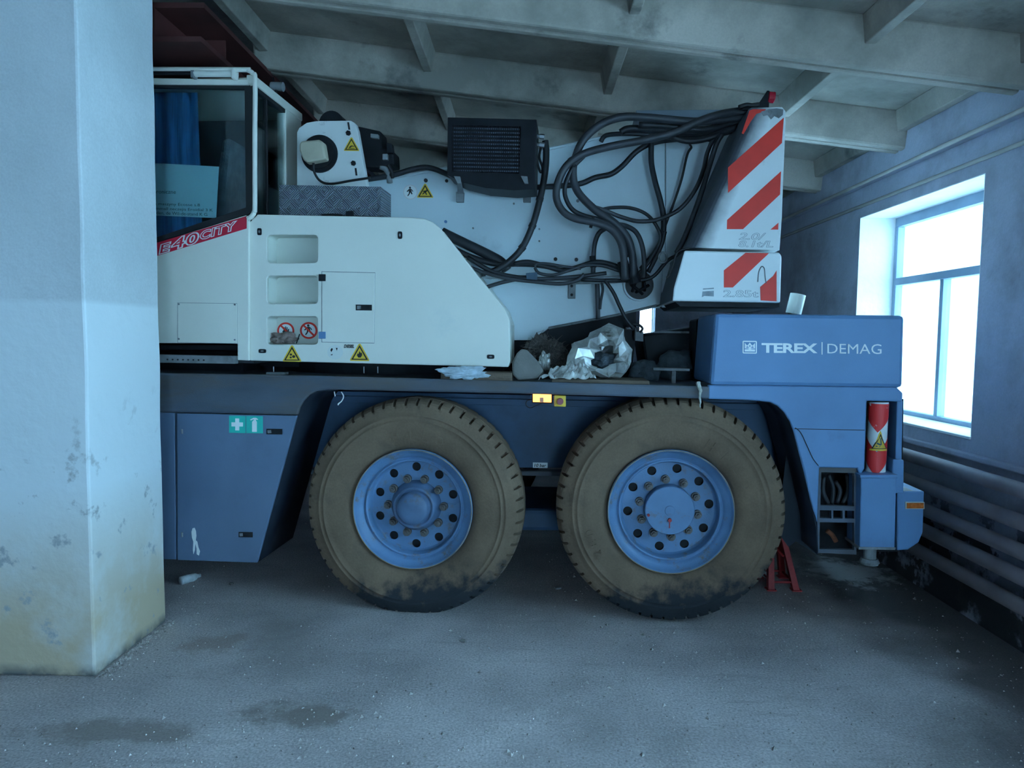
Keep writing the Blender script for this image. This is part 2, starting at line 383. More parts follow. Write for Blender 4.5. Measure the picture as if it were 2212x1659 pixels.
def cyl(bm, p0, p1, r0, r1=None, n=16, caps=True, mi=0):
    p0 = Vector(p0); p1 = Vector(p1); r1 = r0 if r1 is None else r1
    d = (p1 - p0).normalized(); a = d.orthogonal().normalized(); b = d.cross(a)
    ring = lambda p, r: [bm.verts.new(p + (a * math.cos(2 * math.pi * k / n) + b * math.sin(2 * math.pi * k / n)) * r) for k in range(n)]
    A, Bv = ring(p0, r0), ring(p1, r1)
    for k in range(n): bm.faces.new((A[k], A[(k + 1) % n], Bv[(k + 1) % n], Bv[k])).material_index = mi
    if caps: bm.faces.new(A[::-1]).material_index = mi; bm.faces.new(Bv).material_index = mi

def spline(pts, sub=6):
    P = [Vector(p) for p in pts]
    if len(P) < 3: return P
    out = []
    for i in range(len(P) - 1):
        p0 = P[i - 1] if i else P[0] * 2 - P[1]; p1 = P[i]; p2 = P[i + 1]
        p3 = P[i + 2] if i + 2 < len(P) else P[-1] * 2 - P[-2]
        for k in range(sub):
            t = k / sub
            out.append(0.5 * ((2 * p1) + (p2 - p0) * t + (2 * p0 - 5 * p1 + 4 * p2 - p3) * t * t + (3 * p1 - p0 - 3 * p2 + p3) * t ** 3))
    out.append(P[-1]); return out

def tube(bm, pts, r, n=10, sub=6, smooth_pts=True, mi=0):
    P = spline(pts, sub) if smooth_pts else [Vector(p) for p in pts]
    a = None; rings = []
    for i, p in enumerate(P):
        d = (P[min(i + 1, len(P) - 1)] - P[max(i - 1, 0)])
        if d.length < 1e-7: continue
        d.normalize()
        a = d.orthogonal().normalized() if a is None else (a - d * a.dot(d)).normalized()
        b = d.cross(a)
        rr = r(i / (len(P) - 1)) if callable(r) else r
        rings.append([bm.verts.new(p + (a * math.cos(2 * math.pi * k / n) + b * math.sin(2 * math.pi * k / n)) * rr) for k in range(n)])
    for A, Bv in zip(rings, rings[1:]):
        for k in range(n): bm.faces.new((A[k], A[(k + 1) % n], Bv[(k + 1) % n], Bv[k])).material_index = mi
    bm.faces.new(rings[0][::-1]).material_index = mi; bm.faces.new(rings[-1]).material_index = mi

def lathe(bm, prof, n=64, wob=None, mi=0, ang=None):
    """prof: (r, y) pairs turned about the y axis; wob(k, j, r, y) may adjust"""
    rings = []
    for j, (r, y) in enumerate(prof):
        ring = []
        for k in range(n):
            rr, yy = wob(k, j, r, y) if wob else (r, y)
            t = ang[k] if ang else 2 * math.pi * k / n
            ring.append(bm.verts.new((rr * math.cos(t), yy, rr * math.sin(t))))
        rings.append(ring)
    for A, Bv in zip(rings, rings[1:]):
        for k in range(n): bm.faces.new((A[k], A[(k + 1) % n], Bv[(k + 1) % n], Bv[k])).material_index = mi
    return rings

def quadmap(quad, y):
    """unit square -> the sheet whose corners were measured: top-left, top-right, bottom-right, bottom-left"""
    tl, tr, br, bl = [Vector(V(px, py, y)) for px, py in quad]
    def f(u, v): return tl * (1 - u) * (1 - v) + tr * u * (1 - v) + br * u * v + bl * (1 - u) * v   # v runs down
    return f

def rect4(x0, y0, x1, y1, sl=0.012): 
    d = (x1 - x0) * sl; return [(x0, y0), (x1, y0 + d), (x1, y1 + d), (x0, y1)]

def decal(name, layers, quad, y, parent, t=0.0012, label=None):
    """printed film: layers of unit-square polygons, each a hair prouder than the last"""
    bm = bmesh.new(); f = quadmap(quad, y); mats = []
    for k, (polys, m) in enumerate(layers):
        if m not in mats: mats.append(m)
        for p in polys:
            prism(bm, [tuple(f(u, v)) for u, v in p], y - t * (k + 1), y - t * k * 0.5 + 0.0005, mi=mats.index(m))
    o = obj(name, bm, mats, parent)
    if label: o['label'] = label
    return o

def text_geo(s, bold=0.0, shear=0.0, space=1.0):
    c = bpy.data.curves.new('t', 'FONT'); c.body = s; c.offset = bold; c.shear = shear; c.space_character = space
    c.resolution_u = 3
    o = bpy.data.objects.new('t', c); COL.objects.link(o)
    dg = bpy.context.evaluated_depsgraph_get()
    me = bpy.data.meshes.new_from_object(o.evaluated_get(dg))
    vs = [(v.co.x, v.co.y) for v in me.vertices]; fs = [tuple(p.vertices) for p in me.polygons]
    bpy.data.objects.remove(o); bpy.data.curves.remove(c); bpy.data.meshes.remove(me)
    return vs, fs

def lettering(name, s, quad, y, m, parent, bold=0.0, shear=0.0, space=1.0, t=0.0015, outline=None, ow=0.03, ref=None):
    bm = bmesh.new(); f = quadmap(quad, y); mats = [m]
    base = text_geo(s, bold, shear, space)[0]
    x0 = min(v[0] for v in base); x1 = max(v[0] for v in base); z0 = min(v[1] for v in base); z1 = max(v[1] for v in base)
    def put(vs, fs, ya, mi):
        vv = []
        for a, b in vs:
            p = f((a - x0) / (x1 - x0), 1 - (b - z0) / (z1 - z0)); vv.append(bm.verts.new((p[0], ya, p[1])))
        for q in fs:
            try: bm.faces.new([vv[i] for i in q]).material_index = mi
            except ValueError: pass
    if outline:
        mats.append(outline)
        put(*text_geo(s, bold + ow, shear, space), y - t * 0.5, 1)
    put(*text_geo(s, bold, shear, space), y - t, 0)
    me = bpy.data.meshes.new(name); bm.to_mesh(me); bm.free()
    for q in mats: me.materials.append(q)
    o = bpy.data.objects.new(name, me); link(o, parent)
    sd = o.modifiers.new('film', 'SOLIDIFY'); sd.thickness = 0.0006; sd.offset = 0
    return o

def hose(pts, y, r, m=None, parent=None, name='hydraulic_hose', n=10):
    """pts: (px, py[, y]); r in metres"""
    P = []
    for p in pts: P.append(V3(p[0], p[1], p[2] if len(p) > 2 else y))
    bm = bmesh.new(); tube(bm, P, r, n)
    return obj(name, bm, m or M_rubber, parent, smooth=True)

def tube_px(name, pts, y, r, m, parent, n=10, sub=6):
    bm = bmesh.new(); tube(bm, [V3(p[0], p[1], p[2] if len(p) > 2 else y) for p in pts], r, n, sub)
    return obj(name, bm, m, parent, smooth=True)

# ================================================================== THE ROOM
WX = 2.75                                   # inner face of the right wall
YB, YF, XL = 9.6, -5.5, -6.5                # back wall, wall behind the camera, far left wall
SL = 0.118                                  # roof fall towards the right wall
def roof(x): return 3.05 + SL * (WX - x)    # underside of the slab ribs

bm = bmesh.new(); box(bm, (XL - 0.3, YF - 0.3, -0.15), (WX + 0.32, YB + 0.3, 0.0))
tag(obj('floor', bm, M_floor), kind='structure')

def wall_with_openings(name, axis, at, thick, a0, a1, z1, openings, m):
    """axis 'x': wall in the plane x = at, running along y; axis 'y' likewise"""
    bm = bmesh.new()
    def put(s0, s1, za, zb):
        if s1 - s0 < 1e-4 or zb - za < 1e-4: return
        if axis == 'x': box(bm, (at, s0, za), (at + thick, s1, zb))
        else: box(bm, (s0, at, za), (s1, at + thick, zb))
    cur = a0
    for s0, s1, za, zb in sorted(openings):
        put(cur, s0, 0, z1); put(s0, s1, 0, za); put(s0, s1, zb, z1); cur = s1
    put(cur, a1, 0, z1)
    return tag(obj(name, bm, m), kind='structure')

WINS = [(4.40, 6.01), (0.75, 3.06), (-2.20, 0.11), (-5.15, -2.84)]  # only the first is in view; the others are widened to light the column
WZ0, WZ1 = 1.10, 2.72
wall_with_openings('wall_right', 'x', WX, 0.36, YF - 0.3, YB + 0.3, 3.9, [(a, b, WZ0, WZ1) for a, b in WINS], M_wall)
bw = G(1382, 712, 1.70)
t9 = YB / ray(1397, 695).y
bx0 = (CAM + ray(1382, 695) * (YB / ray(1382, 695).y)).x; bx1 = (CAM + ray(1412, 695) * (YB / ray(1412, 695).y)).x
wall_with_openings('wall_back', 'y', YB, 0.3, XL - 0.3, WX, 4.9, [(bx0, bx1 + 0.02, 1.55, 2.55)], M_wall)
wall_with_openings('wall_left', 'x', XL - 0.3, 0.3, YF, YB, 4.9, [], M_wall)
wall_with_openings('wall_front', 'y', YF - 0.3, 0.3, XL - 0.3, WX, 4.9, [(0.4, 1.9, 0.0, 2.3)], M_wall)  # unseen doorway, sized for the daylight it lets in from behind

def window_unit(n, y0, y1):
    """steel-and-timber frame set deep in the wall: one light above, two below"""
    fx = WX + 0.29
    root = tag(empty('window_%d' % n, (fx, (y0 + y1) / 2, WZ0)), kind='structure')
    w = (y1 - y0) / 2; h = WZ1 - WZ0; zt = 1.09; fw = 0.05; ym = 0.10
    def part(name, lo, hi, m=M_frame, bev=0.004):
        bm = bmesh.new(); box(bm, lo, hi); return obj(name, bm, m, root, bevel=bev)
    part('frame_rail', (0, -w, 0), (0.06, w, fw)); part('frame_rail', (0, -w, h - fw - 0.03), (0.06, w, h))
    part('frame_stile', (0, -w, fw), (0.06, -w + fw, h - fw - 0.03)); part('frame_stile', (0, w - fw, fw), (0.06, w, h - fw - 0.03))
    part('transom', (-0.005, -w + fw, zt - 0.03), (0.06, w - fw, zt + 0.03))
    part('mullion', (0, ym - 0.022, fw), (0.06, ym + 0.022, zt - 0.03))
    for lo, hi in (((0.028, -w + fw, fw), (0.033, ym - 0.022, zt - 0.03)), ((0.028, ym + 0.022, fw), (0.033, w - fw, zt - 0.03)), ((0.028, -w + fw, zt + 0.03), (0.033, w - fw, h - fw - 0.03))):
        part('pane', lo, hi, M_glasswin, 0)
    for lo, hi in (((-0.29, w - 0.006, 0.02), (0, w - 0.0005, h - 0.006)), ((-0.29, -w + 0.0005, 0.02), (0, -w + 0.006, h - 0.006)), ((-0.29, -w + 0.0005, h - 0.006), (0, w - 0.0005, h - 0.0005))):
        part('reveal', lo, hi, M_reveal, 0)
    part('sill_board', (-0.30, -w + 0.002, 0.0), (-0.002, w - 0.002, 0.018), M_reveal, 0.004)
for k, (a, b) in enumerate(WINS): window_unit(k + 1, a, b)
root = tag(empty('window_5', ((bx0 + bx1) / 2, YB + 0.12, 1.55)), kind='structure')
bm = bmesh.new(); w4 = (bx1 + 0.02 - bx0) / 2
box(bm, (-w4, 0, 0), (-w4 + 0.012, 0.04, 1.0)); box(bm, (w4 - 0.012, 0, 0), (w4, 0.04, 1.0)); box(bm, (-w4 + 0.012, 0, 0), (w4 - 0.012, 0.04, 0.03)); box(bm, (-w4 + 0.012, 0, 0.97), (w4 - 0.012, 0.04, 1.0))
obj('frame', bm, M_frame, root)
bm = bmesh.new(); box(bm, (-w4 + 0.012, 0.018, 0.03), (w4 - 0.012, 0.022, 0.97)); obj('pane', bm, M_glasswin, root)

# ledges and service lines along the right wall
def trim(n, lo, hi, m=M_wall, bev=0.008):
    bm = bmesh.new(); box(bm, lo, hi); return tag(obj('trim_%d' % n, bm, m, bevel=bev), kind='structure')
trim(1, (WX - 0.09, YF, 2.955), (WX, YB, 3.9))
trim(2, (WX - 0.05, YF, 0.985), (WX, YB, 1.02))
for nm, x, z, r, lab in (('conduit', WX - 0.115, 2.945, 0.014, 'thin upper conduit running along the right wall under the roof'),
                    ('conduit', WX - 0.02, 2.805, 0.014, 'thin lower conduit running along the right wall just above the window')):
    bm = bmesh.new(); cyl(bm, (x, YF, z), (x, YB, z), r, n=10)
    tag(obj(nm, bm, M_conduit, smooth=True), lab, 'conduit')
names = ['uppermost', 'second from the top', 'middle', 'second from the bottom', 'lowest']
for k, z in enumerate((0.915, 0.745, 0.590, 0.455, 0.300)):
    x = WX - 0.10
    root = tag(empty('heating_pipe', (x, 0, z)), '%s of the five horizontal heating pipes along the right wall' % names[k], 'pipe', 'heating pipes on the right wall')
    bm = bmesh.new(); cyl(bm, (0, YF + 1, 0), (0, YB - 0.1, 0), 0.043, n=18); obj('pipe', bm, M_pipe, root, smooth=True)
    for y in (0.9, 3.4, 6.5):
        bm = bmesh.new(); cyl(bm, (0, y - 0.012, 0), (0, y + 0.012, 0), 0.0465, n=18); box(bm, (0.03, y - 0.012, -0.012), (0.095, y + 0.012, 0.012)); obj('bracket', bm, M_dull, root)

# precast ribbed roof slabs, joints every 1.4 m
JY = [-5.45, -4.45, -3.05, -1.65, -0.25, 1.15, 2.58, 4.00, 5.25, 6.68, 8.10, 9.55]
CROSS = [-1.90, -0.73, 0.55, 1.80, 2.62]
bm = bmesh.new()
hexa(bm, [(XL, YF, roof(XL) + 0.31), (WX + 0.4, YF, roof(WX + 0.4) + 0.31), (WX + 0.4, YB, roof(WX + 0.4) + 0.31), (XL, YB, roof(XL) + 0.31),
          (XL, YF, roof(XL) + 0.5), (WX + 0.4, YF, roof(WX + 0.4) + 0.5), (WX + 0.4, YB, roof(WX + 0.4) + 0.5), (XL, YB, roof(XL) + 0.5)])
ceil = tag(obj('ceiling', bm, M_slab), kind='structure')
SX0, SX1 = -1.98, WX - 0.005
def sloped(bm, x0, x1, ya, yb, za, zb, ta=0.0):
    """bar following the roof fall; ya..yb at its foot, widened by ta at its top"""
    hexa(bm, [(x0, ya, roof(x0) + za), (x1, ya, roof(x1) + za), (x1, yb, roof(x1) + za), (x0, yb, roof(x0) + za),
              (x0, ya - ta, roof(x0) + zb), (x1, ya - ta, roof(x1) + zb), (x1, yb + ta, roof(x1) + zb), (x0, yb + ta, roof(x0) + zb)])
for k in range(len(JY) - 1):
    a, b = JY[k], JY[k + 1]
    bm = bmesh.new(); sloped(bm, SX0, SX1, a + 0.008, b - 0.008, 0.245, 0.305)
    sl = obj('roof_slab', bm, M_slab, ceil)
    for ya, yb, s in ((a + 0.008, a + 0.075, 1), (b - 0.075, b - 0.008, -1)):
        bm = bmesh.new(); t0, t1 = (0.0, 0.05) if s > 0 else (0.05, 0.0)
        hexa(bm, [(SX0, ya, roof(SX0)), (SX1, ya, roof(SX1)), (SX1, yb, roof(SX1)), (SX0, yb, roof(SX0)),
                  (SX0, ya - t0, roof(SX0) + 0.25), (SX1, ya - t0, roof(SX1) + 0.25), (SX1, yb + t1, roof(SX1) + 0.25), (SX0, yb + t1, roof(SX0) + 0.25)][0:4] +
             [(SX0, ya - (0.05 if s < 0 else 0), roof(SX0) + 0.25), (SX1, ya - (0.05 if s < 0 else 0), roof(SX1) + 0.25), (SX1, yb + (0.05 if s > 0 else 0), roof(SX1) + 0.25), (SX0, yb + (0.05 if s > 0 else 0), roof(SX0) + 0.25)])
        obj('long_rib', bm, M_slab, sl, bevel=0.016)
    for x in CROSS:
        bm = bmesh.new()
        y0, y1 = a + 0.06, b - 0.06
        hexa(bm, [(x - 0.03, y0, roof(x) + 0.11), (x + 0.03, y0, roof(x) + 0.11), (x + 0.03, y1, roof(x) + 0.11), (x - 0.03, y1, roof(x) + 0.11),
                  (x - 0.06, y0, roof(x) + 0.25), (x + 0.06, y0, roof(x) + 0.25), (x + 0.06, y1, roof(x) + 0.25), (x - 0.06, y1, roof(x) + 0.25)])
        obj('cross_rib', bm, M_slab, sl, bevel=0.006)

# red-oxide steel girder carrying the slabs, and the column it frames into
gz = roof(-2.0) - 0.005
def girder(y0, y1):
    root = tag(empty('roof_girder', (-2.20, y0, gz - 0.22)), kind='structure')
    bm = bmesh.new(); box(bm, (-0.33, 0, 0.19), (0.31, y1 - y0, 0.22)); obj('top_flange', bm, M_girder, root)
    bm = bmesh.new(); box(bm, (-0.33, 0, 0.0), (0.29, y1 - y0, 0.03)); obj('bottom_flange', bm, M_girder, root)
    bm = bmesh.new(); box(bm, (-0.02, 0, 0.03), (0.02, y1 - y0, 0.19)); obj('web', bm, M_girder, root)
    for k in range(int((y1 - y0) / 0.9)):
        y = 0.45 + k * 0.9
        bm = bmesh.new(); box(bm, (0.02, y, 0.03), (0.24, y + 0.012, 0.19)); obj('stiffener', bm, M_girder, root)
girder(4.19, YB - 0.02)

def rough_block(name, lo, hi, m, step=0.09, amp=0.007):
    bm = bmesh.new(); box(bm, lo, hi)
    n = max(2, int((hi[2] - lo[2]) / step))
    for e in bm.edges: pass
    bmesh.ops.subdivide_edges(bm, edges=[e for e in bm.edges if abs(e.verts[0].co.z - e.verts[1].co.z) > 1e-3], cuts=n)
    bmesh.ops.subdivide_edges(bm, edges=[e for e in bm.edges if abs(e.verts[0].co.x - e.verts[1].co.x) > 1e-3 or abs(e.verts[0].co.y - e.verts[1].co.y) > 1e-3], cuts=6)
    for v in bm.verts:
        p = v.co
        v.co.x += amp * noise.noise((p.x * 2, p.y * 2, p.z * 2.3)); v.co.y += amp * noise.noise((p.x * 2 + 9, p.y * 2, p.z * 2.3))
    return obj(name, bm, m, bevel=0.012)
cn = G(201, 1463); cf = G(362, 1343)
tag(rough_block('column', (-3.0, cn.y, 0.0), ((cn.x + cf.x) / 2, cf.y, roof(-2.6) + 0.2), M_column), kind='structure')

# ================================================================== THE CRANE
crane = empty('mobile_crane', ORG, YAW)
tag(crane, 'white and grey-blue two-axle mobile crane parked across the garage', 'crane')

# ---- carrier: apron, deck, inner frame
arch = [(707, 842), (684, 845), (668, 853), (656, 866), (648, 880), (643, 897)]
apron = plate('side_apron', [(120, 796), (357, 806), (700, 812), (1100, 823), (1535, 835), (1535, 862), (1100, 850)] + arch + [(357, 891), (120, 884)], 0.0, 0.03, M_bluedirty, crane, bevel=0.012)
zd = V(1000, 822, 0.0)[1]; xa = V(120, 800, 0)[0]; xb = V(1540, 840, 0)[0]
d0 = V(357, 808, 0.03); d1 = V(1535, 836, 0.03)
bm = bmesh.new(); xe = V(1950, 842, 0)[0]
def dk(x): return d0[1] + (d1[1] - d0[1]) * (x - d0[0]) / (d1[0] - d0[0])
hexa(bm, [(xa, 0.02, dk(xa) - 0.05), (xe, 0.02, dk(xe) - 0.05), (xe, 2.44, dk(xe) - 0.05), (xa, 2.44, dk(xa) - 0.05), (xa, 0.02, dk(xa)), (xb, 0.02, dk(xb)), (xb, 2.44, dk(xb)), (xa, 2.44, dk(xa))])
obj('deck_plate', bm, M_bluedirty, crane, bevel=0.004)
plate('chassis_beam', [(560, 842), (1735, 866), (1735, 1012), (560, 1008)], 0.62, 1.2, M_blueshade, crane)
plate('beam_flange', [(560, 852), (1735, 874), (1735, 888), (560, 866)], 0.58, 0.05, M_blueshade, crane, bevel=0.004)
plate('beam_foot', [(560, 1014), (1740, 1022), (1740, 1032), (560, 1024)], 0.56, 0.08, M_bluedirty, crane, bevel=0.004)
plate('sump_tank', [(1010, 1098), (1330, 1104), (1320, 1150), (1030, 1146)], 0.75, 0.8, M_blueshade, crane, bevel=0.03)
lettering_parent = bpy.data.objects['chassis_beam']
decal('pressure_sticker', [([[(0, 0), (1, 0), (1, 1), (0, 1)]], M_decwhite)], [(1151, 999), (1183, 999.5), (1183, 1011), (1151, 1010.5)], 0.619, lettering_parent)
lettering('lettering', '10 bar', [(1154, 1001.5), (1180, 1002), (1180, 1009), (1154, 1008.5)], 0.6175, M_black, lettering_parent, bold=0.02, shear=0.2)

# ---- storage locker ahead of the wheel
lk = plate('storage_locker', [(120, 886), (377, 892), (380, 1209), (120, 1203)], 0.0, 0.5, M_bluelock, crane, bevel=0.005)
plate('locker_case', [(384, 896), (640, 900), (556, 1213), (384, 1207)], 0.02, 0.48, M_bluelock, lk)
ld = plate('locker_door', [(382, 893), (641, 898), (555, 1216), (383, 1210)], -0.006, 0.022, M_bluelock, lk, bevel=0.004)
for px, py in ((393.5, 932), (393.5, 1155)):
    bm = bmesh.new(); p = V3(px, py, -0.008); cyl(bm, p + Vector((0, 0, -0.014)), p + Vector((0, 0, 0.014)), 0.006, n=10); obj('hinge', bm, M_dull, lk)
for q in (rect4(576, 926, 610, 938), rect4(516, 1149, 546, 1160)):
    decal('latch', [([[(0, 0), (1, 0), (1, 1), (0, 1)]], M_plastic), ([[(0.08, .25), (.3, .2), (.32, .75), (0.1, .8)]], M_dull)], q, -0.007, lk, t=0.004)
decal('first_aid_sticker', [([[(0, 0), (1, 0), (1, 1), (0, 1)]], M_green), ([[(.38, .15), (.62, .15), (.62, .38), (.85, .38), (.85, .62), (.62, .62), (.62, .85), (.38, .85), (.38, .62), (.15, .62), (.15, .38), (.38, .38)]], M_decwhite)],
      [(495, 898), (530.5, 898.5), (530.5, 935.5), (495, 935)], -0.006, lk)
decal('extinguisher_sticker', [([[(0, 0), (1, 0), (1, 1), (0, 1)]], M_green), ([[(.36, .34), (.42, .26), (.46, .24), (.46, .18), (.28, .26), (.24, .2), (.45, .10), (.60, .10), (.72, .18), (.70, .22), (.58, .2), (.58, .24), (.64, .34), (.64, .92), (.36, .92)]], M_decwhite)],
      [(532, 898.5), (568, 899), (568, 936), (532, 935.5)], -0.006, lk)
decal('paint_splash', [([[(.3, .02), (.5, .0), (.62, .12), (.66, .3), (.6, .45), (.75, .5), (.85, .7), (1, .85), (.9, 1), (.7, .95), (.68, .75), (.56, .55), (.52, .8), (.4, .95), (.34, .8), (.38, .5), (.25, .35), (.2, .15)]], M_decwhite)], [(409, 1140), (432, 1140), (432, 1200), (409, 1200)], -0.006, lk)

# ---- mudguards: bent sheets running in over the wheels
def sheet(name, prof, y0, y1, th, m, off):
    bm = bmesh.new()
    P = pxs(prof, y0); rows = []
    for y, sgn in ((y0, 0), (y1, 0)):
        rows.append([bm.verts.new((x, y, z)) for x, z in P])
    for i in range(len(P) - 1): bm.faces.new((rows[0][i], rows[0][i + 1], rows[1][i + 1], rows[1][i]))
    o = obj(name, bm, m, crane, smooth=True)
    s = o.modifiers.new('thick', 'SOLIDIFY'); s.thickness = th; s.offset = 0
    return o
M_flap = mat('mudguard_rubber', (0.014, 0.020, 0.032), 0.5, var=0.4, scale=3, spec=0.25, dirt=(0.10, 0.12, 0.15), damt=0.22, dscale=5, stretch=(1, 1, 0.35), dsharp=0.3)
sheet('mudguard', [(716, 843.5), (700, 843.5), (684, 846), (669, 854), (657, 867), (649, 881), (643, 899), (556, 1214)], 0.012, 0.56, 0.008, M_flap, 0)
rear_arch = [(1530, 862), (1600, 864), (1640, 866), (1664, 869), (1680, 877), (1694, 891), (1706, 910), (1714, 930), (1724, 970), (1736, 1015), (1752, 1085), (1764, 1140), (1766, 1197)]
sheet('mudguard', rear_arch, 0.012, 0.56, 0.008, M_flap, 0)
plate('mud_flap', [(1706, 910), (1760, 1100), (1766, 1199), (1719, 1169), (1704, 1182), (1680, 1150)], 0.30, 0.012, M_flap, crane)

# ---- rear body, ballast box, outrigger, rear lamp box
rb = plate('rear_body', [(1530, 831), (1936, 835), (1942, 841), (1951, 849), (1950, 868), (1873, 866), (1868, 1012), (1858, 1030), (1852, 1012), (1770, 1010), (1766, 1130)] + rear_arch[::-1][2:], 0.0, 0.035, M_blue, crane, bevel=0.008)
plate('seam', [(1716, 925.5), (1868, 928.5), (1868, 930), (1716, 927)], -0.0015, 0.004, M_black, rb)
bm = bmesh.new(); tube(bm, [V3(1718, 924, -0.004), V3(1730, 935, -0.004), V3(1742, 960, -0.004), V3(1756, 990, -0.004), V3(1768, 1006, -0.004)], 0.0022, 6); obj('wire', bm, M_black, rb)
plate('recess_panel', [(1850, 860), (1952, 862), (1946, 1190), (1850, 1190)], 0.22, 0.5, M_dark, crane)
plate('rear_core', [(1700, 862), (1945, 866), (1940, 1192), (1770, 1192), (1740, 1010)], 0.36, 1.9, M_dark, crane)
plate('corner_post', [(1938, 866), (1951, 866), (1948, 1000), (1934, 1000)], 0.05, 0.3, M_blue, crane, bevel=0.005)
plate('corner_bracket', [(1929, 992), (1953, 994), (1952, 1066), (1926, 1066)], 0.03, 0.2, M_blue, crane, bevel=0.005)
bbx = plate('ballast_box', [(1545, 677), (1955, 681.5), (1951, 838), (1533, 832)], -0.03, 0.58, M_blue, crane, bevel=0.022)
# emblem and lettering
q = [(1604, 736), (1635, 736.5), (1635, 764), (1604, 763.5)]
fr = [(0, .06), (.06, 0), (.94, 0), (1, .06), (1, .94), (.94, 1), (.06, 1), (0, .94)]
inn = [(.08, .09), (.92, .09), (.92, .91), (.08, .91)]
crown = [(.14, .16), (.32, .38), (.5, .14), (.68, .38), (.86, .16), (.86, .84), (.14, .84)]
decal('emblem', [([fr], M_decwhite), ([inn], M_blue), ([crown], M_decwhite), ([[(.32, .42), (.44, .54), (.32, .54), (.22, .54)], [(.68, .42), (.78, .54), (.68, .54), (.56, .54)], [(.14, .60), (.40, .60), (.40, .66), (.14, .66)], [(.86, .60), (.60, .60), (.60, .66), (.86, .66)], [(.44, .4), (.5, .33), (.56, .4), (.5, .48)]], M_blue)], q, -0.031, bbx)
lettering('lettering', 'TEREX', [(1645, 741), (1766, 742), (1766, 763), (1645, 762)], -0.031, M_decwhite, bbx, bold=0.035, space=0.95)
lettering('lettering', 'DEMAG', [(1787, 742.3), (1904, 743.5), (1904, 765), (1787, 763.5)], -0.031, M_decwhite, bbx, bold=0.0)
decal('divider', [([[(0, 0), (1, 0), (1, 1), (0, 1)]], M_decwhite)], [(1774.5, 739), (1776.7, 739), (1776.7, 766), (1774.5, 766)], -0.031, bbx)

# outrigger leg
orr = plate('outrigger_box', [(1860, 1031), (1937, 1031), (1933, 1187), (1857, 1187)], -0.05, 0.2, M_blue, crane, bevel=0.006)
plate('top_cap', [(1858, 1026), (1940, 1026), (1939, 1033), (1859, 1033)], -0.056, 0.21, M_blue, orr, bevel=0.003)
plate('bottom_lip', [(1855, 1182), (1935, 1183), (1934, 1188), (1855, 1187)], -0.058, 0.21, M_dull, orr)
M_chip = mat('chipped_red_white', (0.75, 0.03, 0.03), 0.5, var=0.1, dirt=(0.7, 0.7, 0.68), damt=0.22, dscale=22, dsharp=0.03)
c0 = V(1898, 868, 0.06); c1 = V(1898, 1028, 0.06); rc = V(1919, 950, 0.0)[0] - V(1898, 950, 0.0)[0]
bm = bmesh.new(); cyl(bm, (c0[0], 0.06, c1[1]), (c0[0], 0.06, c0[1]), rc, n=40)
oc = obj('outrigger_cylinder', bm, M_warnwhite, orr, smooth=False)
def wrap(name, polys, m, rr):
    """printed film wrapped round the tube: polygons in (angle degrees from the viewer's side, 0..1 down)"""
    bm = bmesh.new(); mats = []
    for pl, mm in polys:
        if mm not in mats: mats.append(mm)
        def at(a, v, r):
            t = math.radians(a - 20); return (c0[0] + r * math.sin(t), 0.06 - r * math.cos(t), c0[1] + (c1[1] - c0[1]) * v)
        k = 0.0006 * (mats.index(mm) + 1)
        vs = [bm.verts.new(at(a, v, rr + k)) for a, v in pl]
        f = bm.faces.new(vs); f.material_index = mats.index(mm)
    o = obj(name, bm, mats, orr)
    return o
polys = []
for u0 in range(-90, 90, 10):
    def vee(u): return 0.085 * (1 - abs(u) / 90.0) * 2.6
    a, b = u0, u0 + 10
    polys.append(([(a, 0.02), (b, 0.02), (b, 0.18 + vee(b)), (a, 0.18 + vee(a))], M_chip))
    polys.append(([(a, 0.44 + vee(a)), (b, 0.44 + vee(b)), (b, 0.76 + vee(b)), (a, 0.76 + vee(a))], M_chip))
wrap('warning_stripe', polys, None, rc + 0.0008)
tri = []
def lerp(a, b, t): return (a[0] + (b[0] - a[0]) * t, a[1] + (b[1] - a[1]) * t)
def tristrips(T, m, n=6):
    out = []
    for k in range(n):
        t0, t1 = k / n, (k + 1) / n
        p0, p1 = lerp(T[2], T[1], t0), lerp(T[2], T[1], t1)
        out.append(([T[0], p0, p1], m))
    return out
polys = tristrips([(15, .37), (75, .64), (-45, .645)], M_yellow) + tristrips([(16, .41), (62, .615), (-30, .62)], M_black) + tristrips([(16, .445), (52, .605), (-20, .61)], mat('yellow_film_inner', (0.70, 0.44, 0.05), 0.5))
polys += [([(14, .47), (20, .47), (24, .56), (18, .57)], M_ink), ([(0, .53), (18, .55), (16, .57), (-4, .55)], M_ink), ([(-8, .575), (20, .575), (14, .59), (-6, .588)], M_ink)]
wrap('warning_sticker', polys, None, rc + 0.003)
bm = bmesh.new(); f0 = V(1879, 1187, 0.05); f1 = V(1879, 1218, 0.05)
cyl(bm, (f0[0], 0.05, f1[1] + 0.03), (f0[0], 0.05, f0[1] + 0.02), 0.035, n=20); cyl(bm, (f0[0], 0.05, f1[1] + 0.012), (f0[0], 0.05, f1[1] + 0.035), 0.055, 0.045, n=24); cyl(bm, (f0[0], 0.05, f1[1]), (f0[0], 0.05, f1[1] + 0.013), 0.048, n=24)
obj('foot_ball', bm, M_dull, orr)

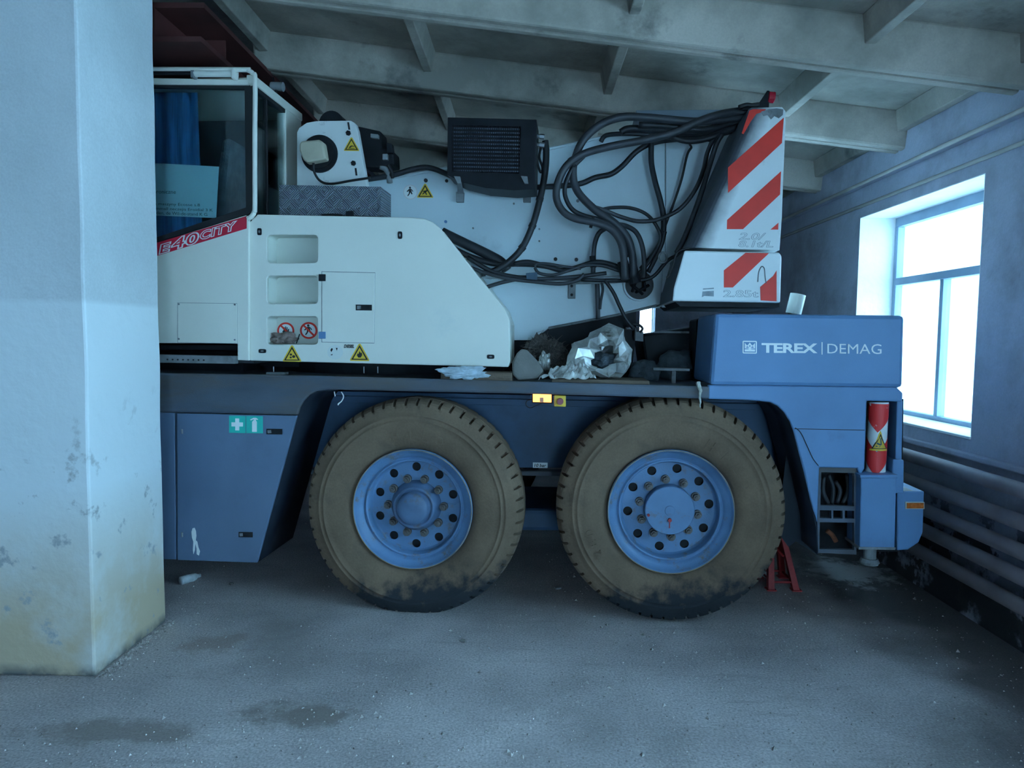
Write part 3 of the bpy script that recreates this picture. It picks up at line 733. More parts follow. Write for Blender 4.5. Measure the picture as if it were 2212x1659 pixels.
# valve recess beside the outrigger
plate('recess_frame', [(1769, 1008), (1850, 1011), (1850, 1198), (1764, 1194)], 0.02, 0.03, M_bluedirty, crane, holes=[[(1774, 1020), (1845, 1022), (1845, 1094), (1772, 1092)], [(1771, 1102), (1796, 1102.5), (1796, 1120), (1771, 1119)], [(1800, 1102.5), (1820, 1103), (1820, 1120), (1800, 1120)], [(1825, 1103), (1845, 1103.5), (1845, 1121), (1825, 1120)], [(1771, 1128), (1845, 1129), (1845, 1188), (1770, 1186)]])
for pts in ([(1780, 1030), (1778, 1060), (1790, 1090)], [(1790, 1025), (1800, 1055), (1797, 1090)], [(1830, 1025), (1832, 1060), (1820, 1090)], [(1805, 1040), (1815, 1060), (1808, 1088)]):
    hose(pts, 0.14, 0.012, M_hoselt, crane)
tube_px('rusty_coupling', [(1786, 1146), (1798, 1156), (1806, 1170)], 0.13, 0.014, mat('rust', (0.16, 0.05, 0.02), 0.8, var=0.5, scale=30), crane)

# rear lamp box with its amber side marker
lb = plate('rear_lamp_box', [(1938, 1061), (1997, 1061), (1994, 1150), (1985, 1172), (1962, 1188), (1938, 1190)], 0.16, 0.5, M_blue, crane, bevel=0.008)
bm = bmesh.new(); x0, z0 = V(1938, 1061, 0.16); x1, _ = V(1997, 1061, 0.16)
box(bm, (x0, 0.165, z0 - 0.001), (x1 - 0.01, 0.65, z0 + 0.003)); obj('dust_top', bm, mat('pale_dust', (0.5, 0.5, 0.5), 0.9, var=0.2, scale=12), lb)
decal('side_marker', [([[(0, 0), (1, 0), (1, 1), (0, 1)]], mat('lamp_base', (0.55, 0.5, 0.4), 0.5)), ([[(.06, .12), (.94, .12), (.94, .88), (.06, .88)]], M_amberoff)], rect4(1955, 1084, 1996, 1099, 0.0), 0.158, lb, t=0.006)

# ---- marker lamp and emergency stop under the deck edge
ml = plate('marker_lamp', [(1149, 849), (1193, 850), (1193, 872), (1149, 870.5)], 0.035, 0.03, M_plastic, crane, bevel=0.003)
plate('lens', [(1151, 851), (1191, 852), (1191, 869.5), (1151, 868.5)], 0.022, 0.014, M_amber, ml, bevel=0.003)
plate('reflector', [(1166, 859), (1174, 859), (1174, 869), (1166, 868.5)], 0.019, 0.004, mat('amber_reflector', (0.6, 0.25, 0.15), 0.4), ml)
tube_px('lamp_cable', [(1150, 862), (1138, 866), (1137, 876), (1146, 881), (1158, 876), (1170, 871)], 0.05, 0.003, M_black, ml, 6)
es = plate('emergency_stop', [(1197, 854), (1222, 855), (1222, 879), (1197, 878)], 0.01, 0.055, M_yellow, crane, bevel=0.004)
bm = bmesh.new(); x, z = V(1210, 867, 0.0); cyl(bm, (x, -0.018, z), (x, 0.012, z), 0.0195, n=20); obj('push_button', bm, mat('faded_red_plastic', (0.33, 0.08, 0.09), 0.5), es, bevel=0.003)
for pts in ([(722, 846), (724, 856)], [(737, 846), (742, 856), (738, 866), (730, 873)], [(733, 870), (730, 875)]):
    tube_px('loose_wire', [(a, b) for a, b in pts], 0.10, 0.004, M_decwhite, crane, 6)

# ================================================================== WHEELS
def px_len(n): return V(1449 + n, 1106, 0)[0] - V(1449, 1106, 0)[0]
R = (V(1449, 859, 0)[1] - V(1449, 1353, 0)[1]) / 2
TW = 0.39
TYPE = [(0.365, 0.075), (0.375, 0.05), (0.395, 0.030), (0.43, 0.014), (0.47, 0.004), (0.515, 0.0), (0.544, 0.004), (0.548, 0.0), (0.553, 0.0), (0.557, 0.005), (0.575, 0.010), (0.578, 0.005), (0.583, 0.005), (0.587, 0.012), (0.615, 0.020), (0.640, 0.030), (0.652, 0.037), (0.664, 0.052), (0.674, 0.080), (0.680, 0.105), (0.681, 0.125)]
sc = R / 0.683
TYPE = [(r * sc if r > 0.42 else r, y) for r, y in TYPE]
TYPE += [(0.668 * sc, 0.128), (0.668 * sc, 0.140), (0.682 * sc, 0.143), (0.683 * sc, TW / 2)]
prof = TYPE + [(r, TW - y) for r, y in TYPE[-2::-1]]
NL = 58; FR = [0.0, 0.03, 0.22, 0.25, 0.5, 0.75]; NSEG = NL * len(FR)
ANG = [2 * math.pi * (k + f) / NL for k in range(NL) for f in FR]
def tyre_mesh(drop=0.0):
    bm = bmesh.new()
    def wob(k, j, r, y):
        g = (k % len(FR) in (1, 2))
        if g and r > 0.642 * sc and (y < 0.126 or y > TW - 0.126):
            s = min(1.0, (r - 0.642 * sc) / (0.02 * sc)); return r - 0.026 * s, y + (0.008 if y < TW / 2 else -0.008) * s
        return r, y
    lathe(bm, prof, NSEG, wob, ang=ANG)
    if drop:
        zc = -(R - drop)
        for v in bm.verts:
            r = math.hypot(v.co.x, v.co.z)
            a = v.co.z - zc
            if v.co.z < zc: v.co.z = zc
            if v.co.z < -0.25:                                  # the wall bulges above a soft tyre's footprint
                w = max(0, 1 - abs(r - 0.55) / 0.16) * min(1, (-0.25 - v.co.z) / 0.25)
                v.co.y += (-0.035 if v.co.y < TW / 2 else 0.035) * w * 0.8
    me = bpy.data.meshes.new('tyre'); bmesh.ops.recalc_face_normals(bm, faces=bm.faces[:]); bm.to_mesh(me); bm.free(); me.materials.append(M_tyre)
    for p in me.polygons: p.use_smooth = math.hypot(p.center.x, p.center.z) < 0.632 * sc
    return me

RIM = [(0.345, 0.10), (0.355, 0.055), (0.362, 0.034), (0.369, 0.026), (0.371, 0.034), (0.367, 0.045), (0.358, 0.047), (0.352, 0.040)]
RIM = [(0.366, 0.085), (0.371, 0.050), (0.372, 0.030), (0.369, 0.020), (0.363, 0.020), (0.359, 0.030), (0.350, 0.046), (0.332, 0.062), (0.319, 0.068), (0.315, 0.080), (0.308, 0.082), (0.303, 0.066), (0.296, 0.064), (0.290, 0.074), (0.288, 0.125), (0.283, 0.140), (0.273, 0.145)]
def make_wheel(name, px, py, y, drop, hub, a_hole, a_nut, mirror=False):
    x, z = V(px, py, y)
    if drop is None: z = R
    bm = bmesh.new(); lathe(bm, RIM, 96)
    # wheel disc with ten hand holes
    prism(bm, circ(0, 0, 0.275, 60), 0.143, 0.155, [circ(0.244 * math.cos(math.radians(a_hole + 36 * k)), 0.244 * math.sin(math.radians(a_hole + 36 * k)), 0.0275, 20) for k in range(10)] + [circ(0, 0, 0.10, 32)])
    w = obj(name, bm, M_bluerim, crane, loc=(x, y, z))
    for p in w.data.polygons: p.use_smooth = abs(p.normal.y) < 0.995
    bm = bmesh.new(); lathe(bm, [(0.362, 0.088), (0.345, 0.10), (0.345, 0.36), (0.362, 0.37)], 64); obj('rim_barrel', bm, M_dark, w, smooth=True)
    bm = bmesh.new(); lathe(bm, [(0.3695, 0.0205), (0.3685, 0.0165), (0.3655, 0.0165), (0.3645, 0.0205)], 96); obj('rim_edge', bm, M_rimedge, w, smooth=True)
    bm = bmesh.new(); lathe(bm, [(0.02, 0.17), (0.30, 0.17), (0.30, 0.34)], 40); obj('brake_drum', bm, M_dark, w)
    t = bpy.data.objects.new('tyre', TYRE_FLAT if drop else TYRE); link(t, w)
    t['label'] = 'dusty brown treaded tyre'
    nut = None
    for k in range(10):
        a = math.radians(a_nut + 36 * k); r = 0.176
        if nut is None:
            bm = bmesh.new(); cyl(bm, (0, -0.004, 0), (0, 0.02, 0), 0.026, n=18); cyl(bm, (0, -0.030, 0), (0, -0.003, 0), 0.0195, 0.022, n=6); cyl(bm, (0, -0.044, 0), (0, -0.028, 0), 0.0105, n=10)
            n0 = obj('wheel_nut', bm, NUT, w); nut = n0.data
        else:
            n0 = bpy.data.objects.new('wheel_nut', nut); link(n0, w)
        n0.location = (r * math.cos(a), 0.124, r * math.sin(a)); n0.rotation_euler = (0, random.random(), 0)
    if hub == 'dome':
        bm = bmesh.new(); lathe(bm, [(0.160, 0.145), (0.150, 0.118), (0.142, 0.100), (0.135, 0.092), (0.131, 0.070), (0.124, 0.062), (0.112, 0.066), (0.108, 0.080), (0.100, 0.066), (0.098, 0.040), (0.090, 0.026), (0.068, 0.018), (0.045, 0.014), (0.001, 0.013)], 64)
        obj('hub_cap', bm, M_hubcap, w, smooth=True)
    elif hub == 'flat':
        bm = bmesh.new(); lathe(bm, [(0.146, 0.146), (0.146, 0.066), (0.142, 0.061), (0.03, 0.060), (0.028, 0.056), (0.001, 0.056)], 64)
        h = obj('hub_cap', bm, M_bluerim, w)
        bm = bmesh.new(); cyl(bm, (0, 0.045, -0.055), (0, 0.062, -0.055), 0.012, n=6); cyl(bm, (-0.125, 0.052, -0.03), (-0.125, 0.062, -0.03), 0.009, n=6); box(bm, (-0.003, 0.058, -0.105), (0.003, 0.0605, -0.06)); obj('drain_plug', bm, M_jack, w)
    return w
M_rimedge = mat('worn_rim_edge', (0.30, 0.22, 0.14), 0.7, var=0.4, scale=12)
NUT = mat('wheel_nut_metal', (0.14, 0.12, 0.11), 0.55, metal=0.3, var=0.4, scale=30, dirt=(0.11, 0.085, 0.06), damt=0.4, dscale=30)
M_hubcap = mat('hub_cap_paint', (0.09, 0.15, 0.26), 0.5, var=0.25, scale=10, dirt=(0.12, 0.095, 0.075), damt=0.42, dscale=9)
zl = V(888, 1103, 0)[1]
TYRE = tyre_mesh(); TYRE_FLAT = tyre_mesh(max(0.02, R - zl))
wl = make_wheel('wheel', 888, 1103, 0.0, 1, 'dome', 90, 72)
wr = make_wheel('wheel', 1450, 1106, 0.0, None, 'flat', 79, 61)
wr['label'] = 'rear wheel with flat hub cap'; wl['label'] = 'front wheel with domed hub, tyre low on air'
def side_letters(w, s, a0, da, r0, h):
    """raised sidewall lettering following the tyre, one letter at a time"""
    for k, ch in enumerate(s):
        bm = bmesh.new()
        vs, fs = text_geo(ch, 0.02)
        x0 = min(v[0] for v in vs); x1 = max(v[0] for v in vs); z0 = min(v[1] for v in vs); z1 = max(v[1] for v in vs)
        a = math.radians(a0 - k * da); sw = h * 0.8 if ch != 'I' else h * 0.18
        er = Vector((math.cos(a), 0, math.sin(a))); et = Vector((math.sin(a), 0, -math.cos(a)))
        vv = []
        for u, v in vs:
            p = er * (r0 + (v - z0) / (z1 - z0) * h) + et * ((u - (x0 + x1) / 2) / max(1e-6, x1 - x0) * sw)
            r_ = p.length; yy = 0.0
            for (ra, ya), (rb_, yb_) in zip(TYPE, TYPE[1:]):
                if ra <= r_ <= rb_: yy = ya + (yb_ - ya) * (r_ - ra) / (rb_ - ra); break
            vv.append(bm.verts.new((p.x, yy - 0.003, p.z)))
        for f in fs:
            try: bm.faces.new([vv[i] for i in f])
            except ValueError: pass
        me = bpy.data.meshes.new('sidewall_letter'); bm.to_mesh(me); bm.free(); me.materials.append(M_tyre)
        o = bpy.data.objects.new('sidewall_letter', me); link(o, w)
        s_ = o.modifiers.new('t', 'SOLIDIFY'); s_.thickness = 0.007; s_.offset = 0
side_letters(wl, 'HILO', 103, 11.5, 0.425, 0.062)
side_letters(wr, 'HILO', 62, 13, 0.425, 0.062)
side_letters(wr, 'ZED', 212, 8, 0.47, 0.045)
for px, py, a in ((888, 1103, 1.0), (1450, 1106, 0.3)):
    x, _ = V(px, py, 0)
    bm = bmesh.new(); lathe(bm, [(0.05, 0.06), (0.28, 0.10), (0.34, 0.05), (0.366, 0.03)], 48)
    f = obj('far_wheel', bm, M_bluerim, crane, loc=(x, 2.46, R)); f.rotation_euler = (0, 0, math.pi)
    t = bpy.data.objects.new('tyre', TYRE); link(t, f); t.rotation_euler = (0, a, 0)
    bm = bmesh.new(); cyl(bm, (x, 0.3, R), (x, 2.2, R), 0.09, n=16); obj('axle', bm, M_dark, crane)

# ================================================================== SUPERSTRUCTURE
SQ = [[(0, 0), (1, 0), (1, 1), (0, 1)]]
def tri_layers(pict): 
    return [([[(.5, -.02), (.56, .02), (1.0, .93), (.97, 1.0), (.03, 1.0), (0, .93), (.44, .02)]], M_yellow),
            ([[(.5, .07), (.93, .93), (.07, .93)]], M_black), ([[(.5, .22), (.82, .87), (.18, .87)]], M_yellow), (pict, M_black)]
def ring_layers(pict):
    C = circ(.5, .5, .5, 28); I = circ(.5, .5, .39, 28)
    return [([C], M_red), ([I], M_decwhite), (pict, M_black), ([[(.17, .22), (.24, .15), (.85, .76), (.78, .84)]], M_red)]
MAN = [circ(.48, .2, .07, 10), [(.42, .28), (.56, .27), (.60, .50), (.66, .62), (.60, .66), (.50, .52), (.44, .66), (.34, .78), (.30, .74), (.40, .58), (.40, .42), (.28, .50), (.25, .45)], [(.55, .3), (.62, .32), (.70, .44), (.66, .48)]]
FALL = [circ(.62, .42, .05, 8), [(.42, .50), (.62, .46), (.66, .52), (.56, .60), (.62, .78), (.56, .80), (.50, .64), (.36, .78), (.32, .74), (.46, .58), (.36, .56), (.38, .52)]]
HAND = [[(.30, .55), (.36, .50), (.40, .30), (.45, .30), (.46, .5), (.48, .25), (.53, .25), (.53, .5), (.57, .28), (.61, .3), (.6, .52), (.66, .38), (.7, .4), (.66, .66), (.55, .78), (.42, .74)]]
FLAME = [[(.50, .42), (.56, .54), (.62, .50), (.64, .66), (.56, .80), (.44, .80), (.37, .68), (.40, .56), (.45, .60)]]
GEAR = [circ(.45, .56, .07, 8), circ(.60, .68, .085, 10), circ(.44, .74, .06, 8)]
ARM = [[(.34, .74), (.48, .60), (.70, .64), (.72, .68), (.52, .68), (.40, .80)], [(.30, .80), (.70, .80), (.70, .83), (.30, .83)]]

# ---- engine housing
YH = 0.12
outline = [(538, 481), (556, 463), (890, 469.5), (915, 472), (935, 480), (952, 494), (985, 535), (1030, 593), (1075, 648), (1091, 668), (1100, 690), (1102, 780), (1098, 793), (540, 779)]
recs = [(577, 507.5, 686, 568), (577, 595.5, 686, 656), (577, 683.5, 686, 744)]
eh = plate('engine_housing', outline, YH, 0.025, M_white, crane, bevel=0.006, holes=[rrect(*r, 8) for r in recs])
plate('housing_case', [(541, 484), (560, 467), (885, 473), (940, 490), (975, 530), (1085, 668), (1096, 700), (1096, 788), (543, 775)], YH + 0.15, 0.5, M_white, eh)
plate('housing_rim', [(539, 482), (557, 464), (890, 470.5), (915, 473), (934, 481), (951, 495), (1029, 594), (1090, 669), (1099, 691), (1101, 780), (1097, 792), (541, 778)], YH + 0.02, 0.135, M_white, eh,
      holes=[[(546, 486), (562, 470), (890, 477), (930, 488), (1080, 668), (1092, 700), (1092, 785), (548, 771)]])
for x0, y0, x1, y1 in recs:
    bm = bmesh.new(); P = [V(a, b, YH) for a, b in rrect(x0, y0, x1, y1, 8)]
    A = [bm.verts.new((x, YH + 0.005, z)) for x, z in P]; Bq = [bm.verts.new((x, YH + 0.14, z)) for x, z in P]
    n = len(P)
    for i in range(n): bm.faces.new((A[i], A[(i + 1) % n], Bq[(i + 1) % n], Bq[i]))
    bm.faces.new(Bq); obj('step_recess', bm, M_recess, eh)
plate('access_door', [(694.5, 586), (810.5, 588.5), (808.5, 742), (694.5, 739.5)], YH - 0.001, 0.004, M_dull, eh)
plate('access_door', [(695.5, 587), (809.5, 589.5), (807.5, 741), (695.5, 738.5)], YH - 0.005, 0.008, M_white, eh, bevel=0.002)
plate('hinge', rect4(688, 592, 702.5, 607), YH - 0.014, 0.016, M_plastic, eh, bevel=0.002)
plate('hinge', rect4(688, 716.5, 702.5, 731.5), YH - 0.014, 0.016, M_blue, eh, bevel=0.002)
decal('door_handle', [(SQ, M_plastic), ([[(.1, .2), (.34, .2), (.34, .8), (.1, .8)]], M_dull), ([[(.4, .15), (.93, .15), (.93, .85), (.4, .85)]], M_dark)], rect4(769, 658, 803.5, 670.5), YH - 0.005, eh, t=0.006)
for r in ((556, 493, 565.5, 508), (859.5, 500, 869, 516), (559, 754, 575, 762.5), (1052, 766, 1068, 775)):
    decal('latch', [([rrect(0, 0, 1, 1, .25)], M_plastic), ([rrect(.3, .3, .7, .7, .2)], M_dull)], rect4(*r), YH, eh, t=0.004)
decal('machinery_warning_sticker', tri_layers(GEAR), rect4(611, 746, 651, 781), YH, eh)
decal('fire_warning_sticker', tri_layers(FLAME), rect4(756, 742.5, 798, 779.5), YH, eh)
decal('worn_round_sticker', [([circ(.5, .5, .5, 24)], mat('pale_film', (0.68, 0.70, 0.66), 0.5, var=0.04)), ([[(.2, .35), (.3, .2), (.36, .3), (.26, .5)], [(.2, .7), (.34, .62), (.32, .72)], [(.55, .2), (.66, .2), (.62, .4)]], M_dark)], rect4(707, 745, 741, 776), YH, eh)
lettering('lettering', 'DIESEL', [(743.5, 744), (766, 744.3), (765, 751.8), (743, 751.5)], YH - 0.001, M_black, eh, bold=0.03, shear=0.15)
yr = YH + 0.14
decal('no_hands_sticker', ring_layers(HAND), rect4(599, 696, 636, 732), yr, eh)
decal('no_walking_sticker', ring_layers(MAN), rect4(648, 695.5, 686, 732), yr, eh)

# ---- cab
YC = 0.10
cab = plate('cab_body', [(120, 600), (350, 521), (531, 464.5), (537, 470), (537, 779), (513, 778), (513, 742), (120, 740)], YC, 0.03, M_white, crane, bevel=0.004)
decal('red_stripe', [([[(0, 0), (1, 0), (1, 1), (0, 1)]], M_redstripe)], [(270, 545), (533, 466.5), (533, 493.5), (270, 574)], YC, cab)
def onstripe(x0, x1, t0, t1):
    top = lambda x: 545 + (x - 270) * (466.5 - 545) / 263.0
    hgt = lambda x: 28 + (x - 270) * (27 - 28) / 263.0
    return [(x0, top(x0) + hgt(x0) * t0), (x1, top(x1) + hgt(x1) * t0), (x1, top(x1) + hgt(x1) * t1), (x0, top(x0) + hgt(x0) * t1)]
for s, x0, x1, t0, t1 in (('E', 346, 367, 0.28, 0.92), ('40', 373, 427, 0.13, 0.92), ('CITY', 434, 508, 0.18, 0.80)):
    lettering('lettering', s, onstripe(x0, x1, t0, t1), YC - 0.0015, M_redstripe, cab, bold=0.0, shear=0.12, outline=M_decwhite, ow=0.07, space=1.12)
plate('access_panel', [(383.5, 653.5), (512.5, 655.5), (512.5, 742.5), (383.5, 740.5)], YC - 0.001, 0.004, M_dull, cab)
ap = plate('access_panel', [(384.3, 654.3), (511.7, 656.3), (511.7, 741.7), (384.3, 739.7)], YC - 0.004, 0.006, M_white, cab)
for px, py in ((387, 657), (508, 658), (387, 732), (508, 734)):
    bm = bmesh.new(); x, z = V(px, py, YC); cyl(bm, (x, YC - 0.008, z), (x, YC, z), 0.006, n=10); obj('screw', bm, M_dull, cab)
# window frame, glass, roof
plate('window_seal', [(120, 176), (540, 184), (549, 212), (550, 455), (531, 464), (350, 520), (120, 595)], YC + 0.005, 0.03, M_black, cab, bevel=0.003, holes=[[(120.5, 185), (528, 192), (531, 448), (352, 508), (120.5, 580)]])
plate('side_window', [(110, 180), (532, 188), (535, 452), (350, 514), (110, 588)], YC + 0.018, 0.005, M_glasscab, cab)
plate('roof_edge', [(110, 165), (533, 171), (537, 176), (537, 183), (110, 180)], YC - 0.01, 0.05, M_white, cab, bevel=0.006)
D = 0.86                                             # cab depth from side to side
xr, zr = V(546, 172, YC); _, zb = V(546, 470, YC); xl = V(110, 172, YC)[0]
bm = bmesh.new(); box(bm, (xl, YC + 0.04, zr - 0.02), (xr - 0.02, D, zr + 0.035)); obj('roof', bm, M_white, cab, bevel=0.02)
bm = bmesh.new(); box(bm, (xl, D - 0.03, zb - 0.9), (xr, D, zr - 0.02)); obj('far_side', bm, M_cabin, cab)
bm = bmesh.new(); box(bm, (xl, YC + 0.03, zb - 0.9), (xr - 0.03, D - 0.03, zb - 0.86)); box(bm, (xl - 0.03, YC + 0.03, zb - 0.9), (xl, D, zr)); obj('cab_floor', bm, M_cabin, cab)
# rear face: slanted post, dark rear window
bm = bmesh.new()
box(bm, (xr - 0.03, YC + 0.03, zb - 0.85), (xr, D, zb + 0.005)); obj('rear_panel', bm, M_white, cab)
bm = bmesh.new(); box(bm, (xr - 0.02, YC + 0.05, zb + 0.005), (xr - 0.012, 0.60, zr - 0.04)); obj('rear_window', bm, M_glasscab, cab)
bm = bmesh.new(); box(bm, (xr - 0.03, YC + 0.03, zb + 0.005), (xr, YC + 0.055, zr - 0.02)); box(bm, (xr - 0.03, 0.30, zb + 0.005), (xr - 0.005, 0.315, zr - 0.04)); box(bm, (xr - 0.03, YC + 0.03, zr - 0.05), (xr, 0.62, zr - 0.02)); obj('rear_seal', bm, M_black, cab)
bm = bmesh.new(); box(bm, (xr - 0.06, 0.58, zb - 0.02), (xr + 0.004, D, zr - 0.01)); obj('rear_post', bm, M_white, cab, bevel=0.008)
bm = bmesh.new(); box(bm, (xr - 0.04, YC - 0.005, zr - 0.025), (xr + 0.012, D, zr + 0.03)); obj('rear_roof_edge', bm, M_white, cab, bevel=0.008)
# guard rail with gas strut, work lamp on the roof
rail = tube_px('guard_rail', [(110, 148), (300, 149.5), (520, 150.5), (536, 152), (547, 160), (551, 175), (550.5, 300), (550.5, 440), (549, 458), (543, 468), (535, 473)], YC - 0.03, 0.0145, M_white, cab, 12)
tube_px('gas_strut', [(110, 158), (300, 158), (414, 158)], YC - 0.03, 0.011, M_dark, cab, 10)
tube_px('gas_strut_sleeve', [(417, 159), (460, 159.3), (503, 159.6)], YC - 0.03, 0.020, M_white, cab, 14)
plate('rail_clamp', rect4(499, 147, 506, 169), YC - 0.055, 0.06, M_white, cab, bevel=0.004)
plate('rail_clamp', rect4(411, 151, 418, 167), YC - 0.05, 0.05, M_dull, cab, bevel=0.004)
wlp = empty('work_lamp', parent=crane)
bm = bmesh.new(); a = V3(586, 186, 0.5); cyl(bm, a, V3(612, 188, 0.5), 0.026, 0.03, n=16); obj('lamp_head', bm, M_dull, wlp)
bm = bmesh.new(); tube(bm, [V3(600, 188, 0.5), V3(596, 200, 0.5), V3(590, 212, 0.5)], 0.012, 8); tube(bm, [V3(590, 168, 0.52), V3(592, 186, 0.5)], 0.006, 6); box(bm, tuple(V3(572, 222, 0.46)), tuple(V3(598, 205, 0.54))); obj('lamp_bracket', bm, M_dark, wlp)
# seat inside
bm = bmesh.new(); x, z = V(420, 600, 0.5); box(bm, (x - 0.3, 0.32, z - 0.1), (x + 0.2, 0.72, z + 0.06)); obj('seat', bm, M_cabin, cab, bevel=0.03)
bm = bmesh.new(); x, z = V(480, 400, 0.5); hexa(bm, [(x - 0.06, 0.36, z - 0.5), (x + 0.04, 0.36, z - 0.5), (x + 0.04, 0.7, z - 0.5), (x - 0.06, 0.7, z - 0.5), (x + 0.06, 0.38, z + 0.28), (x + 0.13, 0.38, z + 0.28), (x + 0.13, 0.68, z + 0.28), (x + 0.06, 0.68, z + 0.28)]); obj('seat_back', bm, M_rag, cab, bevel=0.03)
# cab sill and step rail below the door
stp = plate('step_rail', [(120, 762), (505, 769), (505, 786), (120, 780)], 0.06, 0.06, M_dull, crane, bevel=0.003)
for k in range(8):
    bm = bmesh.new(); x, z = V(362 + k * 11.2, 776.5 + k * 0.2, 0.06); cyl(bm, (x, 0.056, z), (x, 0.064, z), 0.005, n=10); obj('bolt', bm, M_dark, stp)
plate('cab_sill', [(120, 744), (513, 746), (513, 756), (120, 753)], 0.25, 0.5, M_dark, crane)
plate('cab_underside', [(120, 755), (525, 760), (525, 805), (120, 800)], 0.5, 0.3, M_dark, crane)
# slewing ring under the housing
bm = bmesh.new(); x, z = V(800, 800, 0.9); cyl(bm, (x, 1.2, dk(x) - 0.02), (x, 1.2, z + 0.12), 0.72, n=64); obj('slewing_ring', bm, M_dark, crane)
bm = bmesh.new(); x0, _ = V(545, 790, 0.5); x1, z1 = V(1085, 792, 0.5); box(bm, (x0, 0.62, z1 - 0.03), (x1, 2.0, z1 + 0.08)); obj('turntable_plate', bm, M_dark, crane)
for px in (591, 786, 816):
    bm = bmesh.new(); p0 = V3(px, 792, 0.3); p1 = V3(px, 806, 0.3); cyl(bm, p0, p1, 0.004, n=8); obj('grease_pin', bm, M_steel, crane)
plate('grease_tray', rect4(575, 804, 615, 809), 0.24, 0.06, M_dull, crane)

# ---- tread-plate tool box on the housing
tb = plate('tread_plate_box', [(603, 399), (823, 403), (823, 467), (603, 464)], 0.20, 0.24, M_tread, crane, bevel=0.004)
tube_px('clasp', [(695, 464), (720, 463), (740, 464)], 0.19, 0.006, M_black, tb, 8)
plate('catch', [(747, 456), (762, 455), (763, 465), (746, 465)], 0.175, 0.02, M_dark, tb, bevel=0.002)

# ---- winch
YW = 0.52
wn = plate('winch', [(636, 470), (641, 399), (641, 286), (646, 276), (662, 265), (684, 261), (757, 260), (767, 266), (772, 280), (792, 395), (800, 470)], YW, 0.06, M_winchw, crane, bevel=0.005)
x, z = V(691, 333, YW); rw = V(730, 333, YW)[0] - x
bm = bmesh.new(); prism(bm, circ(x, z, rw, 40), YW - 0.012, YW + 0.02); prism(bm, circ(x, z, rw * 0.8, 40), YW - 0.03, YW - 0.01); obj('drum_flange', bm, M_dark, wn)
bm = bmesh.new(); cyl(bm, (x, YW + 0.06, z), (x, YW + 0.6, z), rw * 0.95, n=40); obj('drum', bm, M_dark, wn, smooth=True)
plate('limit_switch_cover', [(646, 310), (651, 304), (688, 301), (697, 306), (703, 343), (664, 351), (655, 346), (646, 325)], YW - 0.10, 0.08, M_beige, wn, bevel=0.012)
plate('switch_base', [(655, 345), (702, 337), (704, 345), (664, 353)], YW - 0.07, 0.055, M_beige, wn, bevel=0.004)
tube_px('switch_cable', [(677, 352, YW - 0.06), (679, 372, YW - 0.05), (692, 391, YW - 0.04), (715, 397, YW - 0.04), (760, 390, YW - 0.03), (800, 384, YW - 0.03)], YW, 0.008, M_black, wn, 8)
plate('slot', [(750, 264), (754, 264), (756.5, 280), (752.5, 280)], YW - 0.002, 0.004, M_black, wn)
for px, py, r in ((753, 288, 5.5), (764, 353, 5.5)):
    bm = bmesh.new(); x, z = V(px, py, YW); rr = V(px + r, py, YW)[0] - x; cyl(bm, (x, YW - 0.012, z), (x, YW + 0.01, z), rr, n=6); obj('bolt', bm, M_dark, wn)
plate('slot', [(766, 363), (770, 363), (772, 379), (768, 379)], YW - 0.002, 0.004, M_black, wn)
decal('crush_warning_sticker', tri_layers(ARM), rect4(743, 297, 776, 326), YW, wn)
bm = bmesh.new(); x, z = V(726, 260, YW + 0.2); cyl(bm, (x, YW + 0.10, z - 0.05), (x, YW + 0.3, z - 0.05), 0.085, n=28); obj('rope_guard', bm, M_dark, wn)
wm = plate('winch_motor', [(772, 272), (822, 283), (826, 320), (850, 326), (852, 356), (812, 362), (786, 360)], YW + 0.12, 0.16, M_dark, wn, bevel=0.01)
plate('motor_port', [(800, 288), (817, 290), (817, 299), (800, 297)], YW + 0.09, 0.04, M_dull, wn, bevel=0.004)
plate('motor_port', [(826, 332), (837, 332), (837, 345), (826, 345)], YW + 0.09, 0.04, M_steel, wn, bevel=0.004)
plate('motor_port', [(834, 308), (846, 310), (848, 330), (836, 330)], YW + 0.08, 0.06, M_dark, wn, bevel=0.004)
tube_px('motor_hose', [(822, 360), (834, 366), (840, 380), (842, 395)], YW + 0.14, 0.02, M_dull, wn)
tube_px('motor_hose', [(838, 356), (846, 370), (848, 385)], YW + 0.12, 0.011, M_black, wn)

# ---- boom carrier side plate
YP = 0.78
bp_ = plate('boom_side_plate', [(640, 480), (690, 404), (845, 386), (925, 372), (1050, 351), (1240, 313), (1385, 279), (1437, 268), (1437, 655), (1418, 659), (1330, 680), (1185, 709), (1150, 735), (900, 735)], YP, 0.85, M_whitegrimy, crane, bevel=0.004)
bm = bmesh.new()
tube(bm, [V3(a, b, YP - 0.02) for a, b in ((690, 401), (845, 384), (925, 370), (1050, 349), (1240, 310.5), (1385, 276.5), (1437, 265))], 0.011, 6, smooth_pts=False); obj('top_lip', bm, M_whitegrimy, bp_)
tube_px('bottom_lip', [(1185, 709), (1330, 681), (1418, 660)], YP - 0.02, 0.009, M_dull, bp_, 6)
tp = plate('tail_plate', [(1438.5, 262), (1600, 245), (1600, 648), (1438.5, 654)], YP - 0.03, 0.9, M_whitegrimy, crane, bevel=0.004)
plate('mount_box', [(1374, 238), (1620, 236), (1620, 290), (1376, 300)], YP + 0.12, 0.6, mat('grey_mount_paint', (0.22, 0.26, 0.31), 0.5, var=0.08), crane, bevel=0.004)
plate('tail_post', [(1432, 571), (1453, 571), (1453, 664), (1430, 664)], YP - 0.06, 0.03, M_whitegrimy, tp, bevel=0.003)
